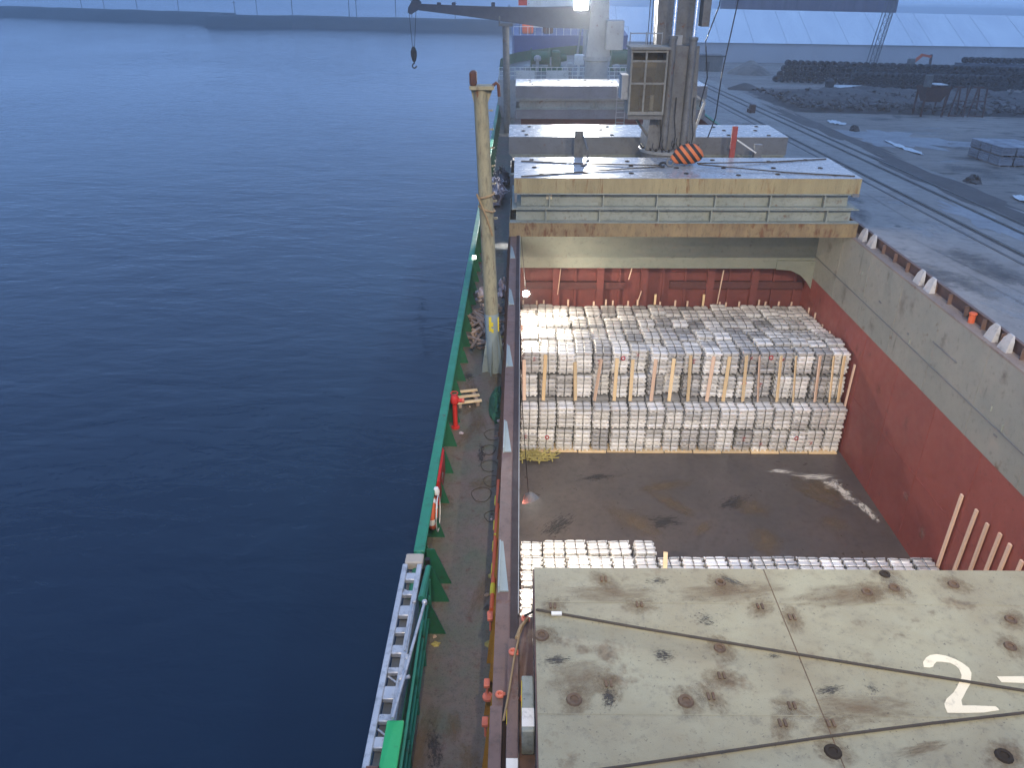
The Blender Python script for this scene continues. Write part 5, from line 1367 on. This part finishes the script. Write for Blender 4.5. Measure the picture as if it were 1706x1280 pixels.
def hold_lamp(loc, label, power, aim, cable_from, k=1.0):
    t = thing('cargo_lamp', label, 'lamp', loc, 'portable cargo lamps in the hold')
    x, y, z = loc
    q = (Vector(aim) - Vector(loc)).to_track_quat('-Z', 'Y').to_matrix().to_4x4()
    m = MB(); m.lathe([(.05 * k, .22), (.12 * k, .2), (.2 * k, .1), (.27 * k, -.02), (.255 * k, -.02), (.18 * k, .09), (.04 * k, .18)], loc, 18, q); m.build('reflector', GIRDER_D, t)
    m = MB(); m.lathe([(.02 * k, .1), (.075 * k, .06), (.085 * k, 0), (.05 * k, -.06), (.01, -.08)], loc, 12, q); m.build('bulb', emit('cargo_bulb', (1, .93, .78), 120), t)
    P = [Vector(cable_from).lerp(Vector(loc) + q @ Vector((0, 0, .2)), i / 10) for i in range(11)]
    m = MB(); m.tube(P, .012, 5); m.build('cable', BLACK, t)
    lamp('POINT', 'bulb_light', Vector(loc) + q @ Vector((0, 0, -.14)), power, (1, .90, .74), t, .08)
hold_lamp((.30, 33.0, -1.12), 'lit cargo lamp hanging at the port far corner of the hold', 650, (1.2, 20, -1.5), (.02, 33.0, 2.05), .62)
hold_lamp((.36, 19.0, -2.35), 'cargo lamp hanging over the near ingot stow, seen from behind', 480, (1.6, 17.8, -5.8), (.02, 19.0, 2.06))

# ================================================================== vessel moored ahead
va = thing('moored_vessel', 'blue-hulled vessel with lit afterdeck moored ahead of the bow', 'ship', (7, 112, -4))
m = MB(); m.add([(-1.0, 118, 4.4), (15, 118, 4.4), (14.5, 118, -4), (-.5, 118, -4), (-1.4, 128, 4.8), (15.4, 128, 4.8), (15, 128, -5), (-1, 128, -5), (2, 190, 5), (12, 190, 5), (11, 190, -6), (3, 190, -6)],
               [(0, 1, 2, 3), (0, 3, 7, 4), (1, 5, 6, 2), (4, 7, 11, 8), (5, 9, 10, 6), (8, 11, 10, 9), (0, 4, 5, 1), (4, 8, 9, 5)]); m.build('hull', BLUEHULL, va)
m = MB(); m.box(.8, 13.2, 128, 142, 4.85, 12.5); m.box(2, 12, 130, 140, 12.5, 16); m.build('deckhouse', WHITEP, va)
for k in range(5):
    m = MB(); m.box(1.6 + k * 2.3, 2.8 + k * 2.3, 127.9, 128, 6, 7.4); m.build('window', BLACK, va)
m = MB()
for k in range(17): m.cyl((-1 + k, 118.2, 4.4), (-1 + k, 118.2, 5.5), .04, .04, 5)
m.cyl((-1, 118.2, 5.5), (15, 118.2, 5.5), .04, .04, 5); m.build('stern_rail', WHITEP, va)
m = MB(); m.cbox(.2, 1.8, 120, 123, 4.45, 6.0, .2); m.build('liferaft', ORANGE, va)
m = MB(); m.cbox(3.2, 4.6, 120, 123, 4.45, 5.6, .2); m.build('winch', RUSTM, va)
for x, z, s in ((1.4, 7.3, .32), (3.6, 7.2, .3), (-.2, 6.6, .2)):
    m = MB(); m.lathe([(.02, -s), (s * .7, -s * .7), (s, 0), (s * .7, s * .7), (.02, s)], (x, 119, z), 12); m.build('deck_lamp', emit('deck_lamp_glow', (1, .96, .88), 22), va)
    m = MB(); m.cyl((x, 119.1, 4.4), (x, 119.1, z - s), .05, .05, 6); m.build('lamp_post', STEEL, va)

# ================================================================== haze
hz = MB(); hz.box(-3100, 3100, -450, 3100, -7, 27)
hzm = bpy.data.materials.new('haze_air'); hzm.use_nodes = True
hn = hzm.node_tree; hn.nodes.remove(hn.nodes['Principled BSDF'])
pv = hn.nodes.new('ShaderNodeVolumePrincipled'); pv.inputs['Color'].default_value = (.86, .92, 1, 1); pv.inputs['Density'].default_value = .0008; pv.inputs['Anisotropy'].default_value = .2
hn.links.new(pv.outputs[0], hn.nodes['Material Output'].inputs['Volume'])
hb_ = hz.build('haze', hzm, None, True); hb_['kind'] = 'stuff'; hb_['label'] = 'thin blue dusk haze over the harbour'

for o in bpy.data.objects:
    if '_o' in o: del o['_o']
